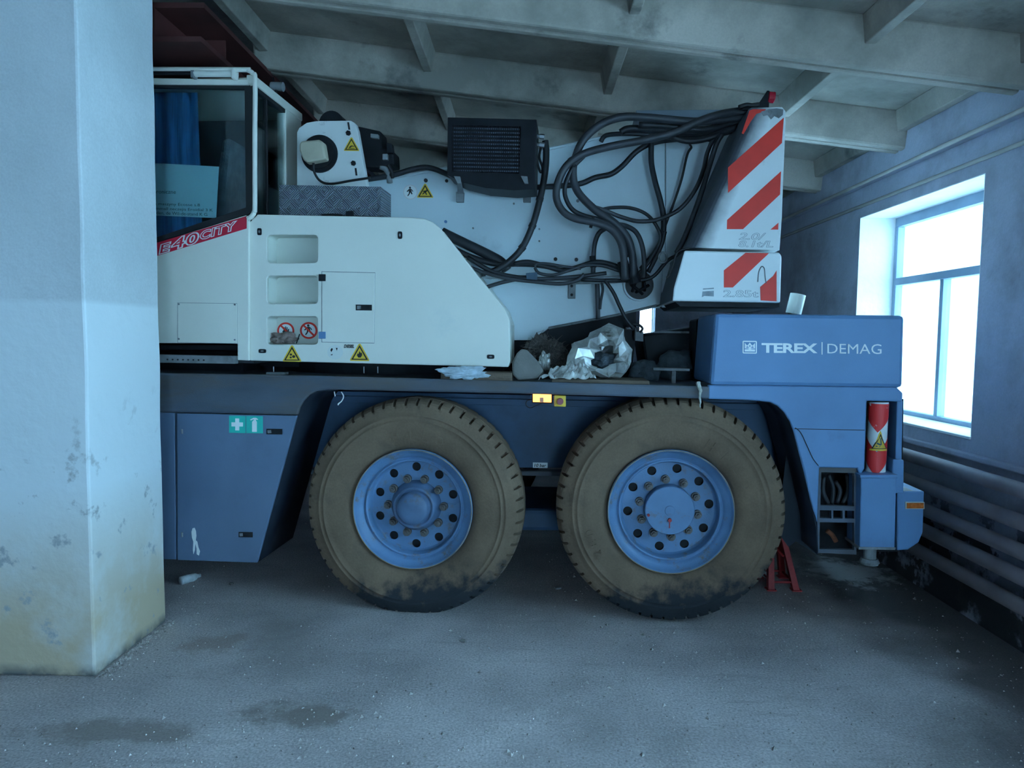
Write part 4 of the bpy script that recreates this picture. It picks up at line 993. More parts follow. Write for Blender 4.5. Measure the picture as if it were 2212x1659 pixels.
for px, py, r, m in ((920, 390, 4, M_black), (965, 391, 3.5, M_black), (1200, 560, 4, M_black), (1245, 561, 4, M_black), (963, 479, 3.2, M_blue), (1022, 493, 2, M_dull), (1165, 495, 2, M_dull), (1165, 521, 2, M_dull), (1248, 434, 3.5, M_dull), (1090, 415, 2, M_dull), (1110, 440, 2, M_dull)):
    bm = bmesh.new(); x, z = V(px, py, YP); rr = V(px + r, py, YP)[0] - x; cyl(bm, (x, YP - 0.008, z), (x, YP + 0.01, z), rr, n=12); obj('bolt', bm, m, bp_)
decal('no_climbing_sticker', [([circ(.5, .5, .5, 24)], mat('faded_film', (0.70, 0.62, 0.62), 0.5, var=0.06)), ([circ(.5, .5, .44, 24)], M_decwhite), (MAN, M_black)], rect4(871, 399, 902, 431), YP, bp_)
decal('fall_warning_sticker', tri_layers(FALL), rect4(901, 397, 936, 427), YP, bp_)
# pivot with its dark bore
pv = empty('boom_pivot', parent=crane)
x, z = V(1380, 617, YP); rr = V(1414, 617, YP)[0] - x
bm = bmesh.new(); prism(bm, circ(x, z, rr, 40), YP - 0.05, YP + 0.0, [circ(x, z, rr * 0.9, 40)]); obj('bore_ring', bm, M_whitegrimy, pv)
bm = bmesh.new(); prism(bm, circ(x, z, rr * 0.9, 40), YP - 0.02, YP + 0.01); obj('bore', bm, M_black, pv)
for k in range(5):
    a = 0.7 + k * 1.2; bm = bmesh.new(); tube(bm, [(x + math.cos(a) * rr * .5, YP - 0.03, z + math.sin(a) * rr * .5), (x + math.cos(a + .9) * rr * .3, YP - 0.06, z + math.sin(a + .9) * rr * .3), (x + math.cos(a + 2) * rr * .6, YP - 0.03, z + math.sin(a + 2) * rr * .6)], 0.010, 7); obj('fitting', bm, M_dark, pv, smooth=True)
plate('pipe_bracket', [(1228, 608), (1244, 608), (1243, 645), (1227, 645)], YP - 0.03, 0.03, M_dull, bp_, bevel=0.003)
for py in (618, 637):
    bm = bmesh.new(); x, z = V(1235, py, YP - 0.03); cyl(bm, (x, YP - 0.042, z), (x, YP - 0.02, z), 0.010, n=8); obj('bracket_bolt', bm, M_dark, bp_)

# ---- oil cooler
YR = 0.42
oil = plate('oil_cooler', [(967, 253), (1159, 258), (1156, 408), (1110, 411), (1050, 406), (1000, 394), (966, 378)], YR, 0.26, M_plastic, crane, bevel=0.004, holes=[[(977, 270), (1124, 273), (1121, 374), (976, 370)]])
plate('cooler_core', [(978, 272), (1122, 275), (1120, 372), (977, 368)], YR + 0.035, 0.15, M_dark, oil)
M_fin = mat('glint_fin_metal', (0.25, 0.34, 0.46), 0.35, metal=0.5, var=0.5, scale=9)  # light showing through the fins painted as a brighter blue metal
for k in range(12):
    y0 = 275 + k * 8.3
    q = pxs([(978, y0), (1122, y0 + 2.8), (1122, y0 + 5.2), (978, y0 + 2.4)], YR + 0.02)
    bm = bmesh.new(); prism(bm, q, YR + 0.02, YR + 0.035); obj('cooling_fin', bm, M_fin, oil)
bm = bmesh.new()
for k in range(36):
    x0 = 978.5 + k * 4.02; prism(bm, pxs([(x0, 271), (x0 + 1.6, 271), (x0 + 1.4, 373), (x0 - 0.2, 373)], YR + 0.012), YR + 0.012, YR + 0.019)
tag(obj('guard_mesh', bm, M_plastic, oil), kind='stuff')
for x0 in (984, 1129):
    bm = bmesh.new()
    a = [V3(x0 - 3, 381, YR - 0.01), V3(x0 + 10, 382, YR - 0.01)]
    prism(bm, pxs([(x0 - 4, 380), (x0 + 10, 381), (x0 + 12, 396), (x0 + 4, 396)], YR - 0.02), YR - 0.02, YR + 0.02)
    P0 = pxs([(x0 + 3, 392), (x0 + 12, 394)], YR - 0.01); P1 = pxs([(x0 + 4, 418), (x0 + 18, 419)], YP - 0.03)
    hexa(bm, [(P1[0][0], YP - 0.03, P1[0][1]), (P1[1][0], YP - 0.03, P1[1][1]), (P1[1][0], YP - 0.01, P1[1][1]), (P1[0][0], YP - 0.01, P1[0][1]), (P0[0][0], YR - 0.01, P0[0][1]), (P0[1][0], YR - 0.01, P0[1][1]), (P0[1][0], YR + 0.02, P0[1][1]), (P0[0][0], YR + 0.02, P0[0][1])])
    prism(bm, pxs([(x0 + 1, 414), (x0 + 18, 415), (x0 + 17, 436), (x0 + 1, 436)], YP - 0.035), YP - 0.035, YP)
    obj('mounting_bracket', bm, M_dull, oil, bevel=0.003)
for py in (294, 312):
    bm = bmesh.new(); cyl(bm, V3(1157, py, YR + 0.1), V3(1166, py + .5, YR + 0.1), 0.012, n=10); cyl(bm, V3(1166, py + .5, YR + 0.1), V3(1176, py + 2, YR + 0.1), 0.017, n=6); obj('hose_fitting', bm, M_steel, oil)

# ---- counterweight blocks with red and white warning stripes
YK = 0.16
def block(name, ring, left, y0, depth, roll, parent):
    """a cast block whose left flank rolls round into its front: ring = outline, left = indices that draw in"""
    bm = bmesh.new(); loops = []
    for k in range(7):
        t = k / 6; ins = roll * (1 - math.sin(t * math.pi / 2)) if k < 6 else 0.0; yy = y0 + roll * 1.3 * (1 - math.cos(t * math.pi / 2))
        P = pxs(ring, y0)
        loops.append([bm.verts.new((x + (ins if n in left else 0.0), yy, z)) for n, (x, z) in enumerate(P)])
    P = pxs(ring, y0); loops.append([bm.verts.new((x, y0 + depth, z)) for x, z in P])
    for A, Bq in zip(loops, loops[1:]):
        for n in range(len(ring)): bm.faces.new((A[n], A[(n + 1) % len(ring)], Bq[(n + 1) % len(ring)], Bq[n]))
    bm.faces.new(loops[0]); bm.faces.new(loops[-1])
    return obj(name, bm, [M_warnwhite, M_shadegrime], parent, bevel=0.006)
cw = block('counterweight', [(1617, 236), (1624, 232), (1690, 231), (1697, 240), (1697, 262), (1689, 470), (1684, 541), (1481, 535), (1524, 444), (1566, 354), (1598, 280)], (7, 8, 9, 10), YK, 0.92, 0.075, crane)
cwl = plate('counterweight_base', [(1478, 541), (1683, 545), (1689, 552), (1686, 654), (1452, 650), (1455, 622)], YK - 0.02, 0.98, [M_warnwhite, M_shadegrime], crane, bevel=0.010)
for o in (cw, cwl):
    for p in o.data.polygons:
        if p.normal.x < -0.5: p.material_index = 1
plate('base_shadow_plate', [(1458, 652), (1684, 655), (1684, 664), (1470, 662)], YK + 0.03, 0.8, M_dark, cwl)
ys = YK
# shading of the rounded flank, mixed with grime, painted onto the upper block's front
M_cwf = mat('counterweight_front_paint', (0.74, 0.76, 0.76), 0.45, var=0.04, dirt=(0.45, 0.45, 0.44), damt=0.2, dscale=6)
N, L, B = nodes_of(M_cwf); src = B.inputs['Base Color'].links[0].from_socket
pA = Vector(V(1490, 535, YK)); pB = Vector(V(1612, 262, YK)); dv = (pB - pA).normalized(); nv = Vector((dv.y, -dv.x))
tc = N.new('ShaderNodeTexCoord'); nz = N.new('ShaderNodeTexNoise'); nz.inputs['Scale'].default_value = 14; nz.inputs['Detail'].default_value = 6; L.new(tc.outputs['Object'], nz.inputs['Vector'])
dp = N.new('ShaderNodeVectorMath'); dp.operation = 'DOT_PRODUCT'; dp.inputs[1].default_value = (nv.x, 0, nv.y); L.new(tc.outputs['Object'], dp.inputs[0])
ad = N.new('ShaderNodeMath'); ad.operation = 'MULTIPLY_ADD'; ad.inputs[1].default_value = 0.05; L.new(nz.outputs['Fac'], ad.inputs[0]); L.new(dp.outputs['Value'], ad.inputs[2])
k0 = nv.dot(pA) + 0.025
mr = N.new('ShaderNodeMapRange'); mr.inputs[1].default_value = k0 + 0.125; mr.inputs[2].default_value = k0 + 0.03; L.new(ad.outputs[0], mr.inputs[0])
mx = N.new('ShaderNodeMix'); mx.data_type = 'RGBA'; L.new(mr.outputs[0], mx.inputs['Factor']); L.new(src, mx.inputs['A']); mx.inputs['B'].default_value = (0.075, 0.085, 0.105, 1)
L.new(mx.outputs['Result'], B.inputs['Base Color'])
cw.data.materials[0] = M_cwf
def stripe(pts, par, y): 
    bm = bmesh.new(); prism(bm, pxs(pts, y), y - 0.0015, y + 0.0005); obj('warning_stripe', bm, M_red, par)
stripe([(1572.5, 362), (1572.5, 417), (1689, 309), (1693, 254)], cw, ys)
stripe([(1570.7, 475), (1570, 495), (1605, 495), (1685, 420), (1687, 370)], cw, ys)
stripe([(1664, 496), (1681, 496), (1681.5, 481)], cw, ys)
stripe([(1610.5, 546), (1661, 547), (1583, 621), (1563.6, 621), (1563.6, 584)], cwl, ys - 0.02)
stripe([(1642, 620), (1670, 596), (1677.5, 584), (1677.5, 651), (1643, 649)], cwl, ys - 0.02)
stripe([(1619, 239), (1626, 236), (1655, 236), (1650, 241), (1634, 246), (1622, 262), (1606, 290), (1602, 288)], cw, ys)
decal('chipped_patch', [([[(.0, .3), (.3, .1), (.7, .0), (1, .1), (.98, .6), (.8, .9), (.6, .7), (.45, 1), (.3, .6), (.1, .7)]], M_dull)], [(1644, 234), (1692, 234), (1692, 258), (1644, 258)], ys - 0.002, cw)
M_grey = mat('grey_letter_film', (0.27, 0.31, 0.34), 0.6, var=0.25, scale=30)
lettering('lettering', '2.0/', [(1598, 503), (1653, 504), (1650, 518), (1597, 517)], ys, M_warnwhite, cw, bold=-0.01, shear=0.15, outline=M_grey, ow=0.035)
lettering('lettering', '8.1t/L', [(1597, 520), (1670, 521), (1669, 534), (1596, 533)], ys, M_warnwhite, cw, bold=-0.01, shear=0.15, outline=M_grey, ow=0.035)
lettering('lettering', '2.85t', [(1564, 627), (1637, 628), (1637, 642), (1563, 641)], ys - 0.02, M_warnwhite, cwl, bold=-0.01, outline=M_grey, ow=0.035)
decal('logo_remnant', [([[(.1, .0), (1, -.1), (1, .05), (.1, .15)], [(.05, .35), (1, .25), (1, .9), (.2, .85), (0, 1)]], M_grey)], rect4(1516, 623, 1542, 642), ys - 0.02, cwl)
tube_px('hook_mark', [(1637, 609), (1639, 588), (1645, 576), (1651, 580), (1653, 600), (1655, 612)], ys - 0.021, 0.003, M_dull, cwl, 6)
bm = bmesh.new(); P = [V3(a, b, YK + 0.02) for a, b in ((1489, 536), (1470, 541), (1460, 552), (1448, 590), (1440, 600))]; tube(bm, P, 0.006, 6); obj('edge_trim', bm, M_black, cwl, smooth=True)
# tail lamp on its bracket
bcn = plate('tail_lamp_bracket', [(1604, 237), (1604, 228), (1612, 224), (1636, 228), (1658, 195), (1663, 196), (1661, 236), (1650, 238)], YK + 0.05, 0.02, M_plastic, crane, bevel=0.003)
bm = bmesh.new(); cyl(bm, V3(1659, 210, YK + 0.06), V3(1673, 211, YK + 0.06), 0.032, n=24); obj('red_lamp', bm, M_redlens, bcn, bevel=0.004)
tube_px('lamp_cable', [(1596, 232), (1612, 227), (1625, 228), (1640, 226)], YK + 0.04, 0.014, M_black, bcn, 8)

# ---- hoses
def rpx(n, y=0.5): return V(1300 + n, 450, y)[0] - V(1300, 450, y)[0]
H = [
 ([(1625, 248, .30), (1560, 258, .40), (1500, 263), (1440, 258), (1395, 254), (1345, 253), (1300, 268), (1262, 300), (1243, 340), (1238, 378), (1248, 414), (1284, 452), (1325, 480), (1354, 512), (1366, 552), (1368, 600)], .44, 8.6, M_hoselt),
 ([(1615, 238, .28), (1560, 246, .36), (1510, 262), (1455, 287), (1390, 303), (1320, 316), (1262, 332), (1226, 356), (1206, 392), (1202, 428), (1216, 456), (1242, 472), (1290, 482), (1322, 497), (1341, 524), (1348, 562), (1350, 604)], .40, 8.2, M_hoselt),
 ([(1262, 336), (1238, 362), (1222, 396), (1221, 424), (1236, 452), (1262, 466), (1300, 476), (1330, 494), (1346, 520), (1353, 556)], .43, 5.0, M_rubber),
 ([(1590, 276, .40), (1500, 296), (1420, 306), (1378, 325), (1345, 358), (1320, 376), (1285, 384), (1248, 398), (1170, 404), (1080, 408), (1010, 398), (965, 376), (925, 362), (890, 366), (850, 378), (790, 388)], .66, 6.0, M_rubber),
 ([(1407, 304), (1407, 350), (1415, 392), (1428, 440), (1434, 482), (1428, 520), (1412, 550), (1385, 582)], .62, 6.2, M_rubber),
 ([(1494, 318), (1484, 336), (1472, 388), (1452, 448), (1428, 512), (1416, 548)], .66, 2.6, M_black),
 ([(1494, 318), (1488, 306), (1500, 298), (1540, 306)], .66, 2.2, M_black),
 ([(1580, 284, .45), (1545, 298, .5), (1528, 330), (1520, 365), (1503, 408), (1470, 450), (1425, 473), (1380, 478), (1340, 468), (1310, 456, .48), (1286, 448, .45)], .52, 4.6, M_hoselt),
 ([(1290, 456, .46), (1318, 449), (1360, 449), (1395, 462), (1418, 488), (1426, 520), (1402, 566), (1380, 590)], .58, 3.8, M_rubber),
 ([(1326, 484, .45), (1352, 488), (1375, 503), (1388, 535), (1392, 580), (1390, 600)], .56, 5.2, M_hoselt),
 ([(1310, 492), (1293, 505), (1284, 530), (1282, 562), (1281, 590)], .60, 5.2, M_hoselt),
 ([(1178, 304), (1180, 330), (1177, 375), (1166, 432), (1150, 488), (1128, 535), (1100, 565), (1070, 584), (1040, 592)], .56, 7.2, M_rubber),
 ([(955, 502), (1000, 524), (1050, 548), (1082, 566), (1095, 584)], .62, 11.5, M_rubber),
 ([(975, 535), (1020, 556), (1070, 570), (1120, 570), (1160, 572), (1200, 578)], .60, 6.5, M_rubber),
 ([(1000, 572), (1050, 590), (1100, 602), (1150, 608), (1210, 613), (1245, 606), (1262, 592)], .52, 4.2, M_hoselt),
 ([(1010, 556), (1060, 585), (1110, 598), (1150, 600)], .55, 5.0, M_rubber),
 ([(1110, 570), (1140, 566), (1175, 574), (1215, 584), (1245, 578), (1290, 566), (1335, 576), (1362, 590)], .58, 5.6, M_rubber),
 ([(1155, 578), (1160, 570), (1185, 570), (1220, 576), (1255, 580)], .54, 3.0, M_hoselt),
 ([(1155, 578), (1165, 590), (1195, 594), (1230, 584), (1260, 574), (1300, 574), (1340, 586)], .54, 3.4, M_hoselt),
 ([(1040, 624), (1085, 610), (1130, 602), (1190, 602), (1260, 596), (1310, 590)], .54, 4.4, M_hoselt),
 ([(1255, 604), (1320, 606), (1360, 606), (1395, 604), (1415, 594), (1432, 574), (1446, 560), (1470, 548), (1490, 538)], .56, 4.0, M_rubber),
 ([(1290, 606), (1291, 640), (1292, 690)], .62, 5.0, M_hoselt),
 ([(1298, 606), (1302, 625), (1298, 650), (1296, 668)], .60, 3.0, M_rubber),
 ([(1306, 604), (1325, 632), (1338, 660), (1352, 688), (1370, 712)], .56, 4.2, M_rubber),
 ([(1366, 700), (1380, 702), (1388, 710), (1382, 718)], .60, 3.0, M_rubber),
 ([(1400, 588), (1414, 562), (1428, 530), (1436, 500)], .60, 5.0, M_rubber),
 ([(1298, 306, .66), (1304, 296, .66), (1316, 291, .64), (1350, 289), (1400, 291), (1470, 300)], .60, 5.0, M_rubber),
 ([(1340, 286), (1360, 278), (1420, 280), (1500, 286), (1600, 262, .4)], .58, 7.5, M_rubber),
 ([(1380, 270), (1440, 272), (1520, 280), (1610, 258, .4)], .52, 7.0, M_rubber),
 ([(1450, 296), (1490, 305), (1540, 296), (1600, 270, .4)], .50, 6.5, M_rubber),
 ([(1560, 290, .4), (1548, 310, .4), (1535, 350, .4), (1520, 400, .38), (1505, 445, .36), (1480, 510, .34), (1462, 546, .32)], .5, 5.5, M_rubber),
 ([(1168, 318), (1165, 340), (1172, 362), (1168, 372), (1162, 356), (1160, 336)], .58, 2.6, M_black),
]
for pts, y, r, m in H: hose(pts, y, rpx(r, y), m, crane)
bm = bmesh.new(); tube(bm, [V3(1160 + 0, 604, .58), V3(1260, 602, .58), V3(1335, 598, .56), V3(1346, 594, .55), V3(1352, 584, .54), V3(1353, 550, .54)], 0.008, 8); obj('steel_pipe', bm, M_steel, crane, smooth=True)
bm = bmesh.new(); tube(bm, [V3(1040, 598, .56), V3(1080, 600, .56), V3(1160, 604, .58)], 0.010, 8); tube(bm, [V3(1050, 596, .56), V3(1062, 597, .56)], 0.019, 6); tube(bm, [V3(1076, 598, .56), V3(1090, 599, .56)], 0.019, 6); obj('steel_pipe', bm, M_steel, crane)
bm = bmesh.new(); tube(bm, [V3(1190, 612, .6), V3(1300, 610, .6), V3(1352, 606, .58), V3(1366, 596, .56), V3(1368, 570, .5)], 0.009, 8); obj('steel_pipe', bm, M_dull, crane, smooth=True)
for a, b, y, r, r2 in (((1345, 565), (1353, 605), .46, 12, 0), ((1362, 570), (1372, 612), .46, 13, 0), ((1280, 553), (1282, 578), .60, 6.8, 0)):
    bm = bmesh.new(); cyl(bm, V3(*a, y), V3(*b, y), rpx(r, y), n=14); obj('hose_ferrule', bm, M_dark, crane, smooth=False)
for px, py, y, r, dx, dy in ((1236, 351, .42, 12, 2.5, -2), (1279, 480, .42, 13, 3, .8), (1166, 430, .56, 8.5, -1, 4), (1150, 488, .56, 8.5, -2, 4), (1128, 535, .56, 8.5, -3, 3.4)):
    bm = bmesh.new(); cyl(bm, V3(px - dx, py - dy, y), V3(px + dx, py + dy, y), rpx(r, y), n=14); obj('hose_clip', bm, M_black, crane)
plate('blue_tape', [(1136, 590), (1160, 588), (1161, 604), (1138, 606)], .515, 0.02, mat('blue_tape', (0.035, 0.075, 0.12), 0.4, var=0.3, scale=20), crane, bevel=0.003)
bm = bmesh.new(); tube(bm, [V3(1432 + 9 * math.cos(a), 556 + 11 * math.sin(a), .40) for a in [k * math.pi / 5 for k in range(11)]], 0.006, 7); obj('lifting_eye', bm, M_dull, crane, smooth=True)

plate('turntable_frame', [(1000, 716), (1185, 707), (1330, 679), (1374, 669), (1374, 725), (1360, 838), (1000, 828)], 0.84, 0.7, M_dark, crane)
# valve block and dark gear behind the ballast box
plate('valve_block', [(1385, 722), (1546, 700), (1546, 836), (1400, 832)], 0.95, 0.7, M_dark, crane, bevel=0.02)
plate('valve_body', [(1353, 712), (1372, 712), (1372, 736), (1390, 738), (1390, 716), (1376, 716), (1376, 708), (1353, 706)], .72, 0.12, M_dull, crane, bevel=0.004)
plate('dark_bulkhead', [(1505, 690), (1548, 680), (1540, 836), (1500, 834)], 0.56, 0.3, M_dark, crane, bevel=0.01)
plate('cross_rail', rect4(1415, 715, 1500, 719), 0.9, 0.05, M_dull, crane)

# ================================================================== THINGS LYING ON THE CRANE
def deckz(x): return dk(x)
def to_world(v): return ORG + RZ @ Vector(v)
def crumple(sub, size, amp, freq, seed, sharp=False, flat=None):
    bm = bmesh.new(); bmesh.ops.create_icosphere(bm, subdivisions=sub, radius=1.0)
    for v in bm.verts:
        p = v.co.copy(); q = p * freq + Vector((seed, seed * 1.7, seed * 0.3))
        n = (abs(noise.noise(q)) * 2 - 0.5 + 0.6 * abs(noise.noise(q * 2.3)) + 0.3 * abs(noise.noise(q * 5))) if sharp else noise.noise(q) + 0.5 * noise.noise(q * 2.1)
        p *= 1 + amp * n
        v.co = Vector((p.x * size[0], p.y * size[1], p.z * size[2]))
        if flat is not None and v.co.z < -flat: v.co.z = -flat
    return bm
def rest(name, bm, m, px, py, y, label, cat, rz=0.0, smooth=False, group=None, dz=0.0):
    """stand a lump on the deck: px gives where along the crane, y how far in"""
    zmin = min(v.co.z for v in bm.verts)
    x, _ = V(px, py, y)
    o = obj(name, bm, m, smooth=smooth)
    o.location = to_world((x, y, dk(x) - zmin + dz)); o.rotation_euler = (0, 0, YAW + rz)
    tag(o, label, cat, group); return o

def plank(px0, px1, y0, y1, h, name, label, m=M_wood, dz=0.0, rz=0.0):
    x0 = V(px0, 815, y0)[0]; x1 = V(px1, 815, y0)[0]
    bm = bmesh.new(); L2 = (x1 - x0) / 2; W2 = (y1 - y0) / 2
    hexa(bm, [(-L2, -W2, 0), (L2, -W2 * .96, 0), (L2 * .99, W2, 0), (-L2 * .98, W2, 0), (-L2, -W2, h), (L2 * .995, -W2 * .97, h * .96), (L2 * .98, W2, h), (-L2 * .97, W2, h * .98)])
    o = obj(name, bm, m, bevel=0.004)
    xm = (x0 + x1) / 2; o.location = to_world((xm, (y0 + y1) / 2, dk(xm) + 0.002 + dz)); o.rotation_euler = (0, -math.atan2(dk(x1) - dk(x0), x1 - x0), YAW + rz)
    return tag(o, label, 'board')
plank(952, 1106, 0.07, 0.20, 0.055, 'wooden_plank', 'short weathered wooden plank on the deck under the white housing')
plank(1192, 1404, 0.05, 0.40, 0.024, 'wooden_board', 'flat brown board on the deck under the foil bag')
bm = crumple(4, (0.12, 0.018, 0.035), 0.5, 1.9, 3.0, True)
rest('plastic_scrap', bm, mat('thin_plastic', (0.42, 0.50, 0.56), 0.3, var=0.3, scale=20), 1000, 815, 0.040, 'crumpled clear plastic scrap lying against the short plank', 'litter', dz=0.002)
# rounded slab leaning beside the housing
bm = bmesh.new(); P = [(0.02, 0), (0.12, 0.012), (0.152, 0.05), (0.118, 0.10), (0.065, 0.155), (0.035, 0.162), (0.012, 0.14), (-0.012, 0.09), (-0.008, 0.03)]
prism(bm, [(a * 1.2, b * 1.2) for a, b in P], -0.03, 0.03)
o = obj('rounded_slab', bm, M_stone, bevel=0.012); x = V(1110, 815, .10)[0]; o.location = to_world((x, 0.12, dk(x) + 0.004)); o.rotation_euler = (math.radians(-12), 0, YAW)
tag(o, 'brownish grey rounded slab leaning beside the corner of the white housing', 'slab')
# earth heap with dry fibres
bm = bmesh.new(); bmesh.ops.create_grid(bm, x_segments=64, y_segments=40, size=1.0)
def heap_h(x, y):
    h = max(0.0, 1 - x * x - y * y) ** 0.8
    return 0.30 * h * (0.85 + 0.30 * noise.noise((x * 2.6, y * 2.6, 1))) + 0.06 * h * noise.noise((x * 8, y * 8, 2)) + 0.03 * h * noise.noise((x * 22, y * 22, 3))
for v in bm.verts:
    x, y = v.co.x, v.co.y
    v.co = Vector((x * 0.235 + 0.012 * noise.noise((x * 9, y * 9, 7)), y * 0.16, max(-0.004, heap_h(x, y))))
hp = rest('dirt_heap', bm, M_earth, 1180, 800, 0.60, 'heap of dark dry dirt and fibres behind the foil bag', 'dirt'); hp['kind'] = 'stuff'
bm = bmesh.new()
for k in range(900):                       # dry stalks and fibres in the heap
    a = random.uniform(-1, 1); b = random.uniform(-1, .4)
    if a * a + b * b > .95: continue
    d = Vector((random.uniform(-1, 1), random.uniform(-1, .3), random.uniform(-.3, .8))).normalized() * random.uniform(0.02, 0.06)
    p = Vector((a * 0.235, b * 0.16, heap_h(a, b) - 0.004)); cyl(bm, p, p + d, 0.0015, 0.0006, n=3, caps=False)
tag(obj('dry_fibres', bm, mat('dry_stalks', (0.20, 0.17, 0.15), 0.9, var=0.4), hp), kind='stuff')
bm = crumple(4, (0.035, 0.03, 0.055), 0.35, 1.6, 8.0, True); rest('white_rag', bm, M_foil, 1176, 800, 0.33, 'small pale rag lying in front of the dirt heap', 'rag', dz=0.055)
# foil bag: a crumpled open sack lying on its side, mouth towards the viewer
def crumpled_sack(seed, n, mrow, W_, H_, D_):
    rg = random.Random(seed); bm = bmesh.new(); rows = []
    for j in range(mrow + 1):
        t = j / mrow; row = []
        for k in range(n):
            a = 2 * math.pi * (k + 0.5 * (j % 2)) / n + rg.uniform(-.07, .07)
            if t < 0.34: f = t / 0.34; rad = 0.40 + 0.58 * f ** .8; yy = 0.06 - 0.07 * math.sin(f * math.pi) ; ox, oz = 0.10 * (1 - f), -0.16 * (1 - f)
            else: f = (t - 0.34) / 0.66; rad = math.cos(f * math.pi / 2) ** 0.5 + 0.02; yy = 0.06 + f * D_; ox = oz = 0.0
            env = 1.0 + 0.10 * math.cos(a * 2 - 0.6) + 0.12 * math.sin(a * 3 + seed)
            x = (math.cos(a) * rad * env + ox) * W_ + rg.uniform(-1, 1) * 0.020; z = (math.sin(a) * rad * env + oz) * H_ + rg.uniform(-1, 1) * 0.018
            row.append(bm.verts.new((x, yy + rg.uniform(-1, 1) * 0.028, max(z, -0.92 * H_ + rg.uniform(0, .008)))))
        rows.append(row)
    for j, (A, Bq) in enumerate(zip(rows, rows[1:])):
        for k in range(n):
            k1 = (k + 1) % n
            if j % 2 == 0: bm.faces.new((A[k], A[k1], Bq[k])); bm.faces.new((A[k1], Bq[k1], Bq[k]))
            else: bm.faces.new((A[k], A[k1], Bq[k1])); bm.faces.new((A[k], Bq[k1], Bq[k]))
    bm.faces.new(rows[-1])
    bmesh.ops.subdivide_edges(bm, edges=bm.edges[:], cuts=2, use_grid_fill=True, fractal=0.25, along_normal=0.6, seed=3)
    return bm
bm = crumpled_sack(4, 19, 9, 0.175, 0.165, 0.25)
fb = rest('foil_bag', bm, M_foil, 1300, 812, 0.10, 'crumpled silver foil bag lying open on the brown board', 'bag', dz=0.028)
bm = crumple(4, (0.085, 0.06, 0.05), 0.3, 1.8, 5.5, False); o = rest('bag_filling', bm, M_rag, 1303, 812, 0.22, 'dark clump inside the mouth of the foil bag', 'clump', dz=0.075)
bm = bmesh.new(); bmesh.ops.create_grid(bm, x_segments=22, y_segments=12, size=1.0)
for v in bm.verts:
    x, y = v.co.x, v.co.y; q = Vector((x * 2.1, y * 2.1, 4)); z = 0.05 * abs(noise.noise(q)) + 0.03 * abs(noise.noise(q * 2.5)) + 0.02 * max(0, y)
    v.co = Vector((x * 0.13 * (1 - 0.3 * y), y * 0.05, z + (0.035 + 0.03 * y) * (1 + 0.5 * x)))
o = obj('flap', bm, M_foil, fb); xq = V(1226, 812, 0.06)[0] - V(1300, 812, 0.10)[0]; o.location = (xq, -0.04, -0.92 * 0.165 - 0.01)
o.modifiers.new('t', 'SOLIDIFY').thickness = 0.002
bm = crumple(4, (0.10, 0.09, 0.085), 0.3, 1.5, 2.2, False, flat=0.05); rest('dark_cloth', bm, M_rag, 1392, 812, 0.52, 'dark cloth bundle on the deck right of the foil bag', 'cloth', smooth=True)
bm = crumple(4, (0.14, 0.10, 0.13), 0.35, 1.5, 12.2, False, flat=0.07); rest('grey_tarp', bm, M_rag, 1466, 812, 0.72, 'grey folded tarp bundle in the shade beside the blue ballast box', 'tarp', smooth=True)
o = plank(1410, 1490, 0.30, 0.36, 0.018, 'metal_bar', 'flat grey metal bar propped beside the ballast box', M_dull, dz=0.075)
bm = bmesh.new(); box(bm, (-0.012, -0.012, 0), (0.012, 0.012, 0.075)); o = obj('metal_block', bm, M_dull); x = V(1455, 812, .33)[0]; o.location = to_world((x, 0.33, dk(x))); o.rotation_euler = (0, 0, YAW); tag(o, 'small upright metal block holding up the flat bar', 'block')
bm = crumple(4, (0.080, 0.040, 0.040), 0.4, 1.7, 21.0, True, flat=0.028)
x, z = V(612, 743, YH + .06); o = obj('dirty_rag', bm, mat('brown_rag', (0.22, 0.16, 0.14), 0.9, var=0.5, scale=25)); o.location = to_world((x, YH + .070, z + 0.031)); o.rotation_euler = (0, 0, YAW)
tag(o, 'dirty brown rag in the lowest step recess of the housing', 'rag')
bm = bmesh.new(); tube(bm, [(0, 0, 0), (0.012, 0, 0.03), (0.022, 0, 0.06)], 0.0035, 6); x, z = V(640, 742, YH + .06); o = obj('stick', bm, M_dark); o.location = to_world((x, YH + .06, z)); o.rotation_euler = (0, 0, YAW)
tag(o, 'short dark stick beside the brown rag in the lowest recess', 'stick')
bm = bmesh.new(); tube(bm, [V3(1508, 826, .0), V3(1510, 835, -.012), V3(1513, 845, -.014), V3(1511, 856, -.012), V3(1513, 868, -.012), V3(1512, 880, -.012)], lambda t: 0.010 * (1 - t) + 0.003, 6)
for v in bm.verts: v.co.x += 0.004 * noise.noise(v.co * 60)
o = obj('frayed_string', bm, mat('frayed_string', (0.45, 0.45, 0.40), 0.9, var=0.3, scale=40)); o.location = ORG; o.rotation_euler = (0, 0, YAW)
tag(o, 'frayed pale string hanging over the deck edge above the rear wheel', 'string')
bm = bmesh.new(); pa = V3(1714, 676, 0.42); pb = V3(1724, 636, 0.42); pa2 = pa + (pa - pb) * 0.05; r = rpx(16, .42)
cyl(bm, pa2, pb, r, n=28, caps=False); cyl(bm, pa2, pb, r * 0.86, n=28, caps=False)
A = [v for v in bm.verts]; bmesh.ops.bridge_loops(bm, edges=[e for e in bm.edges if e.is_boundary and (e.verts[0].co - pb).length < r * 1.2])
o = obj('white_tube', bm, mat('cream_tube', (0.62, 0.60, 0.52), 0.6, var=0.08)); o.location = ORG; o.rotation_euler = (0, 0, YAW)
tag(o, 'leaning cream tube standing on the blue ballast box by the window', 'tube')

